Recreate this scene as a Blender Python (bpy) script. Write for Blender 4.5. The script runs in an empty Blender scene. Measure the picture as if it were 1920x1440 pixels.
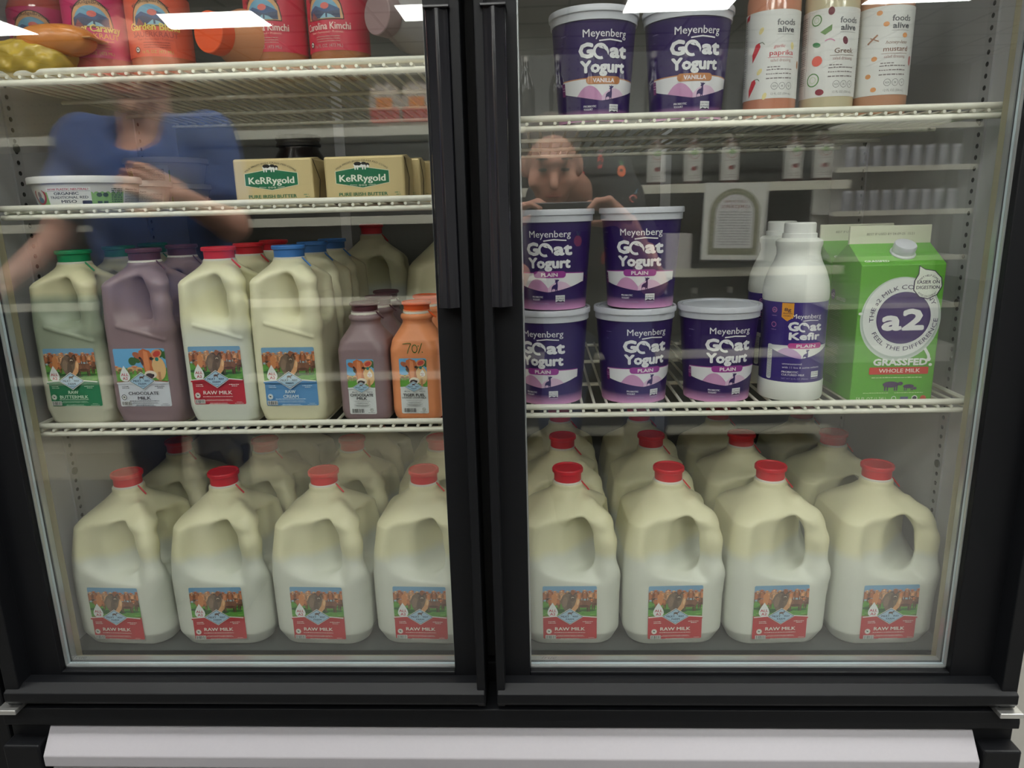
import bpy, bmesh, math, random
import numpy as np
from mathutils import Vector, Matrix
from mathutils.geometry import tessellate_polygon
random.seed(7)
SC = bpy.context.scene
COL = SC.collection
PI = math.pi

# ------------------------------------------------------------------ camera, world, exposure
F_PX = 1340.0
yaw, pitch, roll = math.radians(2.4), math.radians(13.75), math.radians(-1.45)
fw = Vector((-math.sin(yaw)*math.cos(pitch), math.cos(yaw)*math.cos(pitch), -math.sin(pitch)))
r0 = Vector((math.cos(yaw), math.sin(yaw), 0)); u0 = r0.cross(fw)
rt = r0*math.cos(roll) + u0*math.sin(roll); up = -r0*math.sin(roll) + u0*math.cos(roll)
cam = bpy.data.objects.new('camera', bpy.data.cameras.new('camera')); COL.objects.link(cam)
cam.matrix_world = Matrix(((rt.x, up.x, -fw.x, 0), (rt.y, up.y, -fw.y, -0.93), (rt.z, up.z, -fw.z, 1.10), (0, 0, 0, 1)))
cam.data.sensor_width = 36; cam.data.lens = F_PX/1920*36; cam.data.clip_start = 0.004
SC.camera = cam
SC.view_settings.view_transform = 'Standard'; SC.view_settings.look = 'None'
SC.view_settings.gamma = 1; SC.view_settings.use_curve_mapping = False
SC.view_settings.exposure = 0.02
SC.cycles.transparent_max_bounces = 24; SC.cycles.max_bounces = 8
SC.cycles.diffuse_bounces = 3; SC.cycles.glossy_bounces = 2
SC.cycles.adaptive_threshold = 0.03
SC.cycles.caustics_reflective = False; SC.cycles.caustics_refractive = False
SC.cycles.sample_clamp_indirect = 4.0
W = bpy.data.worlds.new('store_air'); SC.world = W; W.use_nodes = True
W.node_tree.nodes['Background'].inputs[0].default_value = (0.82, 0.86, 0.95, 1)
W.node_tree.nodes['Background'].inputs[1].default_value = 0.30
TROFFER = 21.0          # radiance of every ceiling troffer
INLAMP = 0.35           # watts of the lamp tube behind the cooler's mullion

# ------------------------------------------------------------------ materials
def s2l(c):
    return tuple((x/255/12.92 if x/255 <= 0.04045 else ((x/255+0.055)/1.055)**2.4) for x in c[:3]) + (1.0,)
def mat(name, c, rough=0.5, metal=0.0, spec=0.5, emit=None, noise=0.0, nscale=40, bump=0.0, coat=0.0):
    m = bpy.data.materials.new(name); m.use_nodes = True; nt = m.node_tree
    b = nt.nodes['Principled BSDF']
    b.inputs['Base Color'].default_value = s2l(c); b.inputs['Roughness'].default_value = rough
    b.inputs['Metallic'].default_value = metal; b.inputs['Specular IOR Level'].default_value = spec
    b.inputs['Coat Weight'].default_value = coat
    if emit:
        b.inputs['Emission Color'].default_value = s2l(c); b.inputs['Emission Strength'].default_value = emit
    if noise or bump:
        tc = nt.nodes.new('ShaderNodeTexCoord'); n = nt.nodes.new('ShaderNodeTexNoise')
        n.inputs['Scale'].default_value = nscale; n.inputs['Detail'].default_value = 4
        nt.links.new(tc.outputs['Object'], n.inputs['Vector'])
        if noise:
            h = nt.nodes.new('ShaderNodeHueSaturation'); h.inputs['Color'].default_value = s2l(c)
            mr = nt.nodes.new('ShaderNodeMapRange'); mr.inputs['To Min'].default_value = 1-noise; mr.inputs['To Max'].default_value = 1+noise
            nt.links.new(n.outputs['Fac'], mr.inputs['Value']); nt.links.new(mr.outputs[0], h.inputs['Value'])
            nt.links.new(h.outputs[0], b.inputs['Base Color'])
        if bump:
            bp = nt.nodes.new('ShaderNodeBump'); bp.inputs['Strength'].default_value = bump; bp.inputs['Distance'].default_value = 0.001
            nt.links.new(n.outputs['Fac'], bp.inputs['Height']); nt.links.new(bp.outputs[0], b.inputs['Normal'])
    return m
def zmat(name, stops, zmax, rough=0.38, noise=0.04):
    """a filled translucent jug: what is inside changes colour with height (cream line, headspace)"""
    m = bpy.data.materials.new(name); m.use_nodes = True; nt = m.node_tree; b = nt.nodes['Principled BSDF']
    tc = nt.nodes.new('ShaderNodeTexCoord'); sp = nt.nodes.new('ShaderNodeSeparateXYZ')
    n = nt.nodes.new('ShaderNodeTexNoise'); n.inputs['Scale'].default_value = 25; n.inputs['Detail'].default_value = 3
    mm = nt.nodes.new('ShaderNodeMath'); mm.operation = 'MULTIPLY_ADD'; mm.inputs[1].default_value = noise; 
    dv = nt.nodes.new('ShaderNodeMath'); dv.operation = 'DIVIDE'; dv.inputs[1].default_value = zmax
    rp = nt.nodes.new('ShaderNodeValToRGB')
    nt.links.new(tc.outputs['Object'], sp.inputs[0]); nt.links.new(tc.outputs['Object'], n.inputs['Vector'])
    nt.links.new(sp.outputs['Z'], dv.inputs[0]); nt.links.new(n.outputs['Fac'], mm.inputs[0]); nt.links.new(dv.outputs[0], mm.inputs[2])
    nt.links.new(mm.outputs[0], rp.inputs['Fac'])
    e = rp.color_ramp.elements
    while len(e) > 1: e.remove(e[-1])
    e[0].position = stops[0][0]; e[0].color = s2l(stops[0][1])
    for p, c in stops[1:]:
        x = e.new(p); x.color = s2l(c)
    nt.links.new(rp.outputs[0], b.inputs['Base Color'])
    b.inputs['Roughness'].default_value = rough; b.inputs['Specular IOR Level'].default_value = 0.4
    b.inputs['Subsurface Weight'].default_value = 0.0
    return m
def pane_mat(name, fac, tint=(1, 1, 1)):
    m = bpy.data.materials.new(name); m.use_nodes = True; nt = m.node_tree
    for n in list(nt.nodes):
        if n.type == 'BSDF_PRINCIPLED': nt.nodes.remove(n)
    t = nt.nodes.new('ShaderNodeBsdfTransparent'); t.inputs[0].default_value = (*tint, 1)
    g = nt.nodes.new('ShaderNodeBsdfGlossy'); g.inputs['Roughness'].default_value = 0.0
    lw = nt.nodes.new('ShaderNodeLayerWeight'); lw.inputs[0].default_value = 0.5      # facing = 1 - cos
    f = nt.nodes.new('ShaderNodeMath'); f.operation = 'POWER'; f.inputs[1].default_value = 5
    nt.links.new(lw.outputs['Facing'], f.inputs[0])
    a = nt.nodes.new('ShaderNodeMath'); a.operation = 'MULTIPLY_ADD'; a.inputs[1].default_value = .9; a.inputs[2].default_value = fac; a.use_clamp = True
    mx = nt.nodes.new('ShaderNodeMixShader')
    nt.links.new(f.outputs[0], a.inputs[0]); nt.links.new(a.outputs[0], mx.inputs[0])
    nt.links.new(t.outputs[0], mx.inputs[1]); nt.links.new(g.outputs[0], mx.inputs[2])
    nt.links.new(mx.outputs[0], nt.nodes['Material Output'].inputs[0])
    return m
def print_mat(name, rough=0.4, alpha=None):
    m = bpy.data.materials.new(name); m.use_nodes = True; nt = m.node_tree; b = nt.nodes['Principled BSDF']
    a = nt.nodes.new('ShaderNodeVertexColor'); a.layer_name = 'ink'
    nt.links.new(a.outputs[0], b.inputs['Base Color']); b.inputs['Roughness'].default_value = rough
    if alpha: b.inputs['Alpha'].default_value = alpha
    return m
M = dict(
    black=mat('black_vinyl', (11, 12, 15), 0.5, spec=.2, noise=0.15, nscale=60, bump=0.05),
    handle=mat('gloss_black_handle', (19, 19, 23), 0.16, spec=0.6),
    gap=mat('door_gasket_black', (8, 8, 9), 0.8),
    grille=mat('white_grille_paint', (150, 147, 152), 0.45, noise=0.03, nscale=200),
    steel=mat('brushed_steel', (190, 190, 188), 0.35, 0.9),
    spacer=mat('spacer_aluminium', (196, 200, 202), 0.4, 0.6, noise=0.06, nscale=300),
    spacer2=mat('spacer_bluish', (190, 205, 212), 0.5, 0.1),
    gasket=mat('cream_gasket', (165, 158, 132), 0.6),
    liner=mat('liner_white', (196, 196, 198), 0.5, noise=0.04, nscale=12),
    deck=mat('deck_steel', (112, 118, 118), 0.38, 0.55, noise=0.12, nscale=20),
    strip=mat('pilaster_strip', (188, 188, 190), 0.45, 0.2),
    hole=mat('hole_dark', (28, 28, 28), 0.8),
    screw=mat('screw_grey', (95, 98, 95), 0.4, 0.7),
    wire=mat('wire_coating', (232, 230, 216), 0.38, noise=0.05, nscale=80, bump=0.15),
    red=mat('cap_red', (214, 38, 52), 0.42), green=mat('cap_green', (10, 138, 88), 0.42),
    blue=mat('cap_blue', (62, 122, 196), 0.42), plum=mat('cap_maroon', (82, 40, 52), 0.42),
    orange=mat('cap_orange', (238, 98, 40), 0.42), white=mat('cap_white', (232, 233, 230), 0.38),
    lid=mat('lid_clear_white', (205, 207, 216), 0.3), tub=mat('tub_purple', (48, 28, 92), 0.35),
    gold=mat('butter_foil', (212, 192, 142), 0.42, 0.25, noise=0.06, nscale=45, bump=0.6),
    fold=mat('foil_crease', (70, 60, 42), 0.6),
    carton=mat('carton_green', (96, 172, 52), 0.42, noise=0.05, nscale=14), cartontop=mat('carton_cream', (226, 226, 205), 0.45),
    ink=print_mat('printed_ink'), inkg=print_mat('printed_ink_gloss', 0.3),
    etch=mat('etched_mark', (170, 175, 175), 0.6),
    skin=mat('skin', (205, 150, 128), 0.5, noise=0.05, nscale=30), tee=mat('tee_blue', (60, 84, 140), 0.85, noise=0.08, nscale=25),
    jeans=mat('jeans_navy', (52, 60, 84), 0.85, noise=0.1, nscale=60), shoe=mat('shoe_dark', (40, 38, 38), 0.7),
    hair=mat('hair_brown', (70, 52, 42), 0.7, noise=0.2, nscale=120), blackcloth=mat('black_cloth', (24, 25, 30), 0.85, noise=0.1, nscale=50),
    phone=mat('phone_body', (60, 62, 66), 0.3, 0.4), lens=mat('phone_lens', (8, 8, 10), 0.1),
    pane=pane_mat('door_glass_pane', 0.060, (0.985, 0.99, 0.985)),
)
def plain(name, c, **k):
    if name not in M: M[name] = mat(name, c, **k)
    return M[name]

# ------------------------------------------------------------------ object helpers
def tag(o, label=None, cat=None, group=None, kind=None):
    if label: o['label'] = label
    if cat: o['category'] = cat
    if group: o['group'] = group
    if kind: o['kind'] = kind
    return o
def empty(name, loc=(0, 0, 0), rz=0.0):
    o = bpy.data.objects.new(name, None); COL.objects.link(o); o.location = loc; o.rotation_euler = (0, 0, rz)
    o.empty_display_size = 0.02
    return o
def dup(root, loc=None, rz=None, parent=None):
    c = root.copy(); COL.objects.link(c)
    if parent is not None: c.parent = parent
    for ch in root.children: dup(ch, parent=c)
    if loc is not None: c.location = loc
    if rz is not None: c.rotation_euler = (c.rotation_euler[0], c.rotation_euler[1], rz)
    return c
class MB:
    def __init__(s): s.v = []; s.f = []
    def add(s, vs, fs):
        n = len(s.v); s.v += [tuple(p) for p in vs]; s.f += [tuple(i+n for i in f) for f in fs]; return s
    def box(s, x0, x1, y0, y1, z0, z1):
        v = [(x, y, z) for z in (z0, z1) for y in (y0, y1) for x in (x0, x1)]
        return s.add(v, [(0, 2, 3, 1), (4, 5, 7, 6), (0, 1, 5, 4), (2, 6, 7, 3), (0, 4, 6, 2), (1, 3, 7, 5)])
    def cyl(s, a, b, r, n=10, r2=None):
        a, b = Vector(a), Vector(b); d = (b-a).normalized()
        e = d.orthogonal().normalized(); g = d.cross(e); r2 = r if r2 is None else r2
        vs = [a+(e*math.cos(t)+g*math.sin(t))*r for t in (2*PI*i/n for i in range(n))] + [b+(e*math.cos(t)+g*math.sin(t))*r2 for t in (2*PI*i/n for i in range(n))]
        return s.add(vs, [(i, (i+1) % n, n+(i+1) % n, n+i) for i in range(n)] + [tuple(range(n))[::-1], tuple(range(n, 2*n))])
    def lathe(s, prof, n=32, c=(0, 0, 0)):
        vs = [(c[0]+r*math.cos(2*PI*i/n), c[1]+r*math.sin(2*PI*i/n), c[2]+z) for r, z in prof for i in range(n)]
        fs = [(k*n+i, k*n+(i+1) % n, (k+1)*n+(i+1) % n, (k+1)*n+i) for k in range(len(prof)-1) for i in range(n)]
        fs += [tuple(range(n))[::-1], tuple(range((len(prof)-1)*n, len(prof)*n))]
        return s.add(vs, fs)
    def prism(s, poly, z0, z1, axis='z'):
        n = len(poly)
        if axis == 'z': vs = [(x, y, z0) for x, y in poly] + [(x, y, z1) for x, y in poly]
        else: vs = [(z0, x, y) for x, y in poly] + [(z1, x, y) for x, y in poly]
        return s.add(vs, [(i, (i+1) % n, n+(i+1) % n, n+i) for i in range(n)] + [tuple(range(n))[::-1], tuple(range(n, 2*n))])
    def build(s, name, m, parent=None, smooth=True, bevel=0, loc=None, ang=35):
        me = bpy.data.meshes.new(name); me.from_pydata(s.v, [], s.f)
        bm = bmesh.new(); bm.from_mesh(me); bmesh.ops.recalc_face_normals(bm, faces=bm.faces); bm.to_mesh(me); bm.free()
        me.materials.append(m); o = bpy.data.objects.new(name, me); COL.objects.link(o)
        if parent is not None: o.parent = parent
        if loc: o.location = loc
        if smooth:
            me.polygons.foreach_set('use_smooth', [True]*len(me.polygons)); me.set_sharp_from_angle(angle=math.radians(ang))
        if bevel:
            b = o.modifiers.new('bevel', 'BEVEL'); b.width = bevel; b.segments = 2; b.limit_method = 'ANGLE'
        return o
def box(name, x0, x1, y0, y1, z0, z1, m, parent=None, bevel=0.0):
    """a box whose origin is at the middle of its bottom"""
    cx, cy = (x0+x1)/2, (y0+y1)/2
    o = MB().box(x0-cx, x1-cx, y0-cy, y1-cy, 0, z1-z0).build(name, m, parent, smooth=False, bevel=bevel)
    o.location = (cx, cy, z0)
    return o

# ------------------------------------------------------------------ signed-distance surfaces (surface nets)
def smin(a, b, k): h = np.clip(0.5+0.5*(b-a)/k, 0, 1); return b*(1-h)+a*h-k*h*(1-h)
def smax(a, b, k): return -smin(-a, -b, k)
def capsule(X, Y, Z, a, b, ra, rb=None):
    rb = ra if rb is None else rb
    a = np.array(a, float); d = np.array(b, float)-a; L = max(float(d@d), 1e-12)
    t = np.clip(((X-a[0])*d[0]+(Y-a[1])*d[1]+(Z-a[2])*d[2])/L, 0, 1)
    return np.sqrt((X-a[0]-t*d[0])**2+(Y-a[1]-t*d[1])**2+(Z-a[2]-t*d[2])**2)-(ra+(rb-ra)*t)
def ellips(X, Y, Z, c, r, e=2.0):
    q = (np.abs((X-c[0])/r[0])**e+np.abs((Y-c[1])/r[1])**e+np.abs((Z-c[2])/r[2])**e)**(1/e)
    return (q-1)*min(r)
def rbox(X, Y, h, rc):
    qx = np.abs(X)-h+rc; qy = np.abs(Y)-h+rc
    return np.hypot(np.maximum(qx, 0), np.maximum(qy, 0))+np.minimum(np.maximum(qx, qy), 0)-rc
def nets(fn, lo, hi, h):
    ax = [np.arange(lo[i], hi[i]+h, h) for i in range(3)]
    X, Y, Z = np.meshgrid(*ax, indexing='ij'); V = fn(X, Y, Z)
    S = V < 0
    nx, ny, nz = V.shape
    acc = np.zeros((nx-1, ny-1, nz-1, 3)); cnt = np.zeros((nx-1, ny-1, nz-1))
    corners = [(i, j, k) for i in (0, 1) for j in (0, 1) for k in (0, 1)]
    def sl(A, c): return A[c[0]:nx-1+c[0], c[1]:ny-1+c[1], c[2]:nz-1+c[2]]
    for a in corners:
        for d in range(3):
            if a[d]: continue
            b = list(a); b[d] = 1; b = tuple(b)
            va, vb = sl(V, a), sl(V, b); cross = sl(S, a) != sl(S, b)
            t = np.where(cross, va/np.where(va-vb == 0, 1, va-vb), 0)
            for q in range(3):
                acc[..., q] += np.where(cross, a[q]+(t if q == d else 0), 0)
            cnt += cross
    act = cnt > 0; idx = -np.ones(act.shape, int); idx[act] = np.arange(act.sum())
    g = np.argwhere(act); P = (g+acc[act]/cnt[act][:, None])*h+np.array(lo)
    quads = []
    for d in range(3):
        e1, e2 = [(1, 2), (2, 0), (0, 1)][d]
        A = S; B = np.roll(S, -1, axis=d)
        ch = A != B
        m = np.zeros_like(ch); s_ = [slice(1, -1)]*3; s_[d] = slice(0, -1); m[tuple(s_)] = True
        ch &= m
        p = np.argwhere(ch); fl = A[ch]
        def ix(o1, o2):
            q = p.copy(); q[:, e1] -= o1; q[:, e2] -= o2
            return idx[q[:, 0], q[:, 1], q[:, 2]]
        Q = np.stack([ix(1, 1), ix(0, 1), ix(0, 0), ix(1, 0)], 1)
        Q[~fl] = Q[~fl][:, ::-1]
        quads.append(Q)
    return P, np.concatenate(quads)
def sdf_mesh(name, fn, lo, hi, h, m, parent=None, ang=None):
    P, Q = nets(fn, lo, hi, h)
    me = bpy.data.meshes.new(name); me.from_pydata(P.tolist(), [], Q.tolist())
    me.polygons.foreach_set('use_smooth', [True]*len(me.polygons)); me.materials.append(m)
    o = bpy.data.objects.new(name, me); COL.objects.link(o)
    if parent is not None: o.parent = parent
    return o

# ------------------------------------------------------------------ flat printed artwork
_glyph = {}
def glyphs(s, bold, shear):
    key = (s, bold, shear)
    if key not in _glyph:
        cu = bpy.data.curves.new('t', 'FONT'); cu.body = s; cu.shear = shear; cu.resolution_u = 2
        cu.fill_mode = 'BOTH'
        o = bpy.data.objects.new('t', cu); COL.objects.link(o)
        me = o.to_mesh()
        vs = [(v.co.x, v.co.y) for v in me.vertices]; fs = [tuple(p.vertices) for p in me.polygons]
        o.to_mesh_clear(); bpy.data.objects.remove(o); bpy.data.curves.remove(cu)
        _glyph[key] = (vs, fs)
    return _glyph[key]
def clip(poly, box_):
    x0, y0, x1, y1 = box_
    for ax, lim, sg in ((0, x0, 1), (0, x1, -1), (1, y0, 1), (1, y1, -1)):
        out = []
        for i in range(len(poly)):
            a, b = poly[i-1], poly[i]
            ia, ib = (a[ax]-lim)*sg >= 0, (b[ax]-lim)*sg >= 0
            if ia != ib:
                t = (lim-a[ax])/(b[ax]-a[ax]); out.append((a[0]+(b[0]-a[0])*t, a[1]+(b[1]-a[1])*t))
            if ib: out.append(b)
        poly = out
        if len(poly) < 3: return []
    return poly
class Art:
    def __init__(s): s.v = []; s.f = []; s.c = []; s.L = 0; s.clipbox = None; s.n = 0
    def up(s): s.L += 1; s.n = 0; return s
    def lev(s):                              # every shape lies a hair above the one before, never in the same plane
        s.n += 1; return s.L+.9*(1-math.exp(-.02*s.n))
    def raw(s, vs, fs, col):
        n = len(s.v); l = s.lev(); s.v += [(x, y, l) for x, y in vs]; s.f += [tuple(i+n for i in f) for f in fs]
        s.c += [col if isinstance(col, list) else [col]*len(f) for f in fs]
    def poly(s, pts, col):
        if s.clipbox: pts = clip(pts, s.clipbox)
        if len(pts) < 3: return
        if sum(pts[i-1][0]*pts[i][1]-pts[i][0]*pts[i-1][1] for i in range(len(pts))) < 0: pts = pts[::-1]
        t = tessellate_polygon([[Vector((x, y, 0)) for x, y in pts]])
        fs = []
        for a, b, c in t:
            A, B, C = pts[a], pts[b], pts[c]
            if (B[0]-A[0])*(C[1]-A[1])-(B[1]-A[1])*(C[0]-A[0]) < 0: b, c = c, b
            fs.append((a, b, c))
        s.raw(pts, fs, col)
    def rect(s, x0, y0, x1, y1, col): s.poly([(x0, y0), (x1, y0), (x1, y1), (x0, y1)], col)
    def rrect(s, x0, y0, x1, y1, r, col, n=4):
        p = []
        for cx, cy, a in ((x1-r, y1-r, 0), (x0+r, y1-r, 90), (x0+r, y0+r, 180), (x1-r, y0+r, 270)):
            p += [(cx+r*math.cos(math.radians(a+90*i/n)), cy+r*math.sin(math.radians(a+90*i/n))) for i in range(n+1)]
        s.poly(p, col)
    def ell(s, cx, cy, rx, ry, col, rot=0, n=None):
        n = n or (16 if rx < 12 else 56)
        c, q = math.cos(math.radians(rot)), math.sin(math.radians(rot))
        s.poly([(cx+rx*math.cos(t)*c-ry*math.sin(t)*q, cy+rx*math.cos(t)*q+ry*math.sin(t)*c) for t in (2*PI*i/n for i in range(n))], col)
    def ring(s, cx, cy, r, w, col, a0=0, a1=360, n=36, ry=None):
        ry = ry or r
        vs = []
        for i in range(n+1):
            t = math.radians(a0+(a1-a0)*i/n); k = (r-w)/r
            vs += [(cx+r*math.cos(t), cy+ry*math.sin(t)), (cx+r*k*math.cos(t), cy+ry*k*math.sin(t))]
        s.raw(vs, [(2*i, 2*i+2, 2*i+3, 2*i+1) for i in range(n)], col)
    def line(s, pts, w, col):
        vs = []
        for i, p in enumerate(pts):
            a = pts[max(i-1, 0)]; b = pts[min(i+1, len(pts)-1)]
            dx, dy = b[0]-a[0], b[1]-a[1]; L = math.hypot(dx, dy) or 1
            vs += [(p[0]-dy/L*w/2, p[1]+dx/L*w/2), (p[0]+dy/L*w/2, p[1]-dx/L*w/2)]
        s.raw(vs, [(2*i, 2*i+1, 2*i+3, 2*i+2) for i in range(len(pts)-1)], col)
    def band(s, top, bot, u0, u1, n, ctop, cbot=None):
        us = [u0+(u1-u0)*i/n for i in range(n+1)]; cbot = cbot or ctop
        vs = [(u, bot(u)) for u in us]+[(u, top(u)) for u in us]
        k = len(s.v); l = s.lev(); s.v += [(x, y, l) for x, y in vs]
        for i in range(n):
            s.f.append((k+i, k+i+1, k+n+1+i+1, k+n+1+i)); s.c.append([cbot, cbot, ctop, ctop])
    def text(s, t, x, y, h, col, w=None, bold=0.0, shear=0.0, al='c', arc=None, rot=0):
        """baseline at y, capital height h (mm), total width w; arc=(cx, cy, r, mid_deg) sets it round a circle"""
        vs, fs = glyphs(t, 0, shear)
        if not vs: return
        x0 = min(v[0] for v in vs); x1 = max(v[0] for v in vs); sy = h/0.729; sx = (w/(x1-x0)) if w else sy
        off = {'c': -(x0+x1)/2, 'l': -x0, 'r': -x1}[al]
        P0 = [((v[0]+off)*sx, v[1]*sy) for v in vs]; e = bold*sy
        for dx, dy in (((e, 0), (-e, 0), (0, e), (0, -e), (.7*e, .7*e), (-.7*e, .7*e), (.7*e, -.7*e), (-.7*e, -.7*e)) if bold > .03 else ((e, 0), (-e, 0), (0, e*.6)) if bold else ((0, 0),)):
            P = [(p+dx, q+dy) for p, q in P0]
            if arc:
                cx, cy, r, mid = arc
                if r > 0: P = [(cx+(r+q)*math.cos(math.radians(mid)-p/r), cy+(r+q)*math.sin(math.radians(mid)-p/r)) for p, q in P]
                else: P = [(cx+(-r-q)*math.cos(math.radians(mid)-p/r), cy+(-r-q)*math.sin(math.radians(mid)-p/r)) for p, q in P]
            elif rot:
                c, q_ = math.cos(math.radians(rot)), math.sin(math.radians(rot)); P = [(x+p*c-q*q_, y+p*q_+q*c) for p, q in P]
            else: P = [(x+p, y+q) for p, q in P]
            s.raw(P, fs, col)
    def smalltext(s, x, y, w, h, col, seed=0):
        """a line of print too small to read: short dashes"""
        r = random.Random(seed+int(x*7+y*13)); u = x
        while u < x+w:
            l = r.uniform(1.0, 3.4)*h; s.rect(u, y, min(u+l, x+w), y+h*r.uniform(.6, .95), col); u += l+0.5*h
    def build(s, name, mapf, m, parent=None, step=None, dh=0.00012):
        me = bpy.data.meshes.new(name)
        bm = bmesh.new(); lay = bm.loops.layers.float_color.new('ink')
        bv = [bm.verts.new((x, y, l)) for x, y, l in s.v]
        for f, cols in zip(s.f, s.c):
            try: bf = bm.faces.new([bv[i] for i in f])
            except ValueError: continue
            for lp, c in zip(bf.loops, cols): lp[lay] = s2l(c)
        if step:
            xs = [v[0] for v in s.v]; x = (min(xs)//step+1)*step
            while x < max(xs):
                bmesh.ops.bisect_plane(bm, geom=bm.verts[:]+bm.edges[:]+bm.faces[:], plane_co=(x, 0, 0), plane_no=(1, 0, 0)); x += step
        for v in bm.verts:
            x, y, l = v.co; v.co = mapf(x, y, 0.00015+l*dh)
        bm.to_mesh(me); bm.free(); me.materials.append(m)
        o = bpy.data.objects.new(name, me); COL.objects.link(o)
        if parent is not None: o.parent = parent
        return o
def flat(x0, y, z0):                      # artwork on a face looking to -y; u, v in mm
    return lambda u, v, h: (x0+u/1000, y-h, z0+v/1000)
def wrap(rf, z0, a0=0.0, R=None):          # artwork round an upright axis; u = 0 looks to -y
    def f(u, v, h):
        z = v/1000; r = rf(z)+h; t = u/1000/(R or rf(z))+a0
        return (r*math.sin(t), -r*math.cos(t), z0+z)
    return f

# ------------------------------------------------------------------ THE ROOM (seen in the glass)
def struct(o): o['kind'] = 'structure'; return o
struct(box('floor', -7, 6, -10, 0.9, -0.1, 0, mat('floor_tile', (118, 116, 112), 0.35, noise=0.05, nscale=3)))
struct(box('ceiling', -7, 6, -10, 0.9, 2.9, 3.0, mat('ceiling_tile', (205, 205, 202), 0.8, noise=0.03, nscale=5)))
struct(box('wall_back', -7, 6, 0.8, 0.9, 0, 2.9, mat('wall_paint', (190, 186, 176), 0.7)))
struct(box('wall_far', -7, 6, -10, -9.9, 0, 2.9, mat('wall_paint_far', (150, 142, 132), 0.7)))
struct(box('wall_left', -7.1, -7, -10, 0.9, 0, 2.9, M['liner'])); struct(box('wall_right', 6, 6.1, -10, 0.9, 0, 2.9, M['liner']))
gl = MB()
for x in np.arange(-6.4, 6, 0.61): gl.box(x-.012, x+.012, -9.9, .8, 2.892, 2.9)
for y in np.arange(-9.3, .8, 0.61): gl.box(-7, 6, y-.012, y+.012, 2.892, 2.9)
struct(gl.build('trim_1', plain('grid_grey', (150, 150, 150)), smooth=False))
lit = mat('troffer_diffuser', (250, 251, 246), 0.5, emit=TROFFER)
first = None; n = 0
for yy, xs in ((-6.15, (-5.3, -3.0, -0.75, 1.3, 3.5)), (-3.5, (-3.0, -1.2, .6, 2.4)), (-2.3, (-2.1, -.3, 1.5)), (-.5, (-1.9, -.4, 1.1, 2.6)), (.40, (-2.4, -1.1, .2, 1.5))):
    for x in xs:
        where = {-6.15: 'far ceiling row over the distant aisle', -3.5: 'ceiling row behind the opposite gondola', -2.3: 'ceiling row above the opposite gondola', -.5: 'ceiling row over the cooler aisle', .40: 'ceiling row above the cooler top'}[yy]
        if first is None:
            first = empty('ceiling_light', (x, yy, 2.86)); o = first
            MB().box(-.62, .62, -.31, .31, 0, .04).build('housing', plain('troffer_white', (225, 225, 225)), o, smooth=False, bevel=.004)
            MB().box(-.59, .59, -.28, .28, -.006, -.001).build('diffuser', lit, o, smooth=False)
        else: o = dup(first, (x, yy, 2.86))
        if yy == -6.15: o.scale = (.82, .9, 1)
        k = xs.index(x)
        tag(o, f"white fluorescent troffer, {['first', 'second', 'third', 'fourth', 'fifth'][k]} along the {where}", 'ceiling light', 'fluorescent ceiling troffers')

# ------------------------------------------------------------------ THE COOLER
ck = empty('display_refrigerator', (-0.0725, 0.3, 0))
tag(ck, 'black two-door glass merchandiser refrigerator with white louvred grille', 'refrigerator')
ck.location = (0, 0, 0)
XL, XR, YB = -0.772, 0.617, 0.655
box('side_panel', -0.818, -0.778, 0.03, 0.70, 0.05, 2.0, M['black'], ck, .002)
box('side_panel', 0.622, 0.674, 0.03, 0.70, 0.05, 2.0, M['black'], ck, .002)
box('liner_wall', -0.778, XL, 0.05, YB, 0.42, 1.9, M['liner'], ck)
box('liner_wall', XR, 0.622, 0.05, YB, 0.42, 1.9, M['liner'], ck)
box('liner_back', -0.778, 0.622, YB, 0.70, 0.05, 2.0, mat('liner_back_shaded', (122, 122, 118), 0.5, noise=0.05, nscale=8), ck)  # shade of the unlit back is put into this darker liner colour
box('liner_top', -0.778, 0.622, 0.05, YB, 1.9, 2.0, M['liner'], ck)
box('deck', -0.778, 0.622, 0.035, YB, 0.40, 0.424, M['deck'], ck, .003)
box('cabinet_base', -0.818, 0.674, 0.03, 0.70, 0.05, 0.385, M['black'], ck, .002)
box('header', -0.818, 0.674, -0.04, 0.05, 1.72, 2.0, M['black'], ck, .003)
box('mullion', -0.115, -0.045, 0.04, 0.075, 0.43, 1.9, M['gap'], ck, .002)
box('sill', -0.80, 0.655, 0.028, 0.06, 0.385, 0.428, M['black'], ck, .002)
MB().prism([(-.032, .372), (-.028, .388), (.03, .394), (.03, .30), (-.02, .30), (-.02, .356), (-.032, .362)], -.818, .674, 'x').build('front_rail', M['black'], ck, smooth=False, bevel=.0012)
# white louvred grille below the doors
g = MB()
for k in range(8):
    z = 0.352-k*0.052
    g.prism([(-.020, z), (-.046, z-.034), (-.046, z-.052), (-.036, z-.055), (-.010, z-.012)], -.757, .617, 'x')
g.build('grille', M['grille'], ck, smooth=False, bevel=.0015)
box('grille_frame', -.818, -.762, -.045, .03, .05, .335, M['black'], ck, .003)
box('grille_frame', .622, .674, -.045, .03, .05, .335, M['black'], ck, .003)
for x0, x1 in ((-.816, -.786), (.636, .668)): box('hinge', x0, x1, -.045, -.0, .389, .3965, M['steel'], ck, .001)
box('leveller', -.7, -.64, .1, .16, 0, .05, M['steel'], ck); box('leveller', .5, .56, .1, .16, 0, .05, M['steel'], ck)
box('leveller', -.7, -.64, .5, .56, 0, .05, M['steel'], ck); box('leveller', .5, .56, .5, .56, 0, .05, M['steel'], ck)
nb = empty('black_cabinet', (-1.25, .35, 0)); tag(nb, 'black cabinet standing close beside the cooler', 'cabinet')
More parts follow.
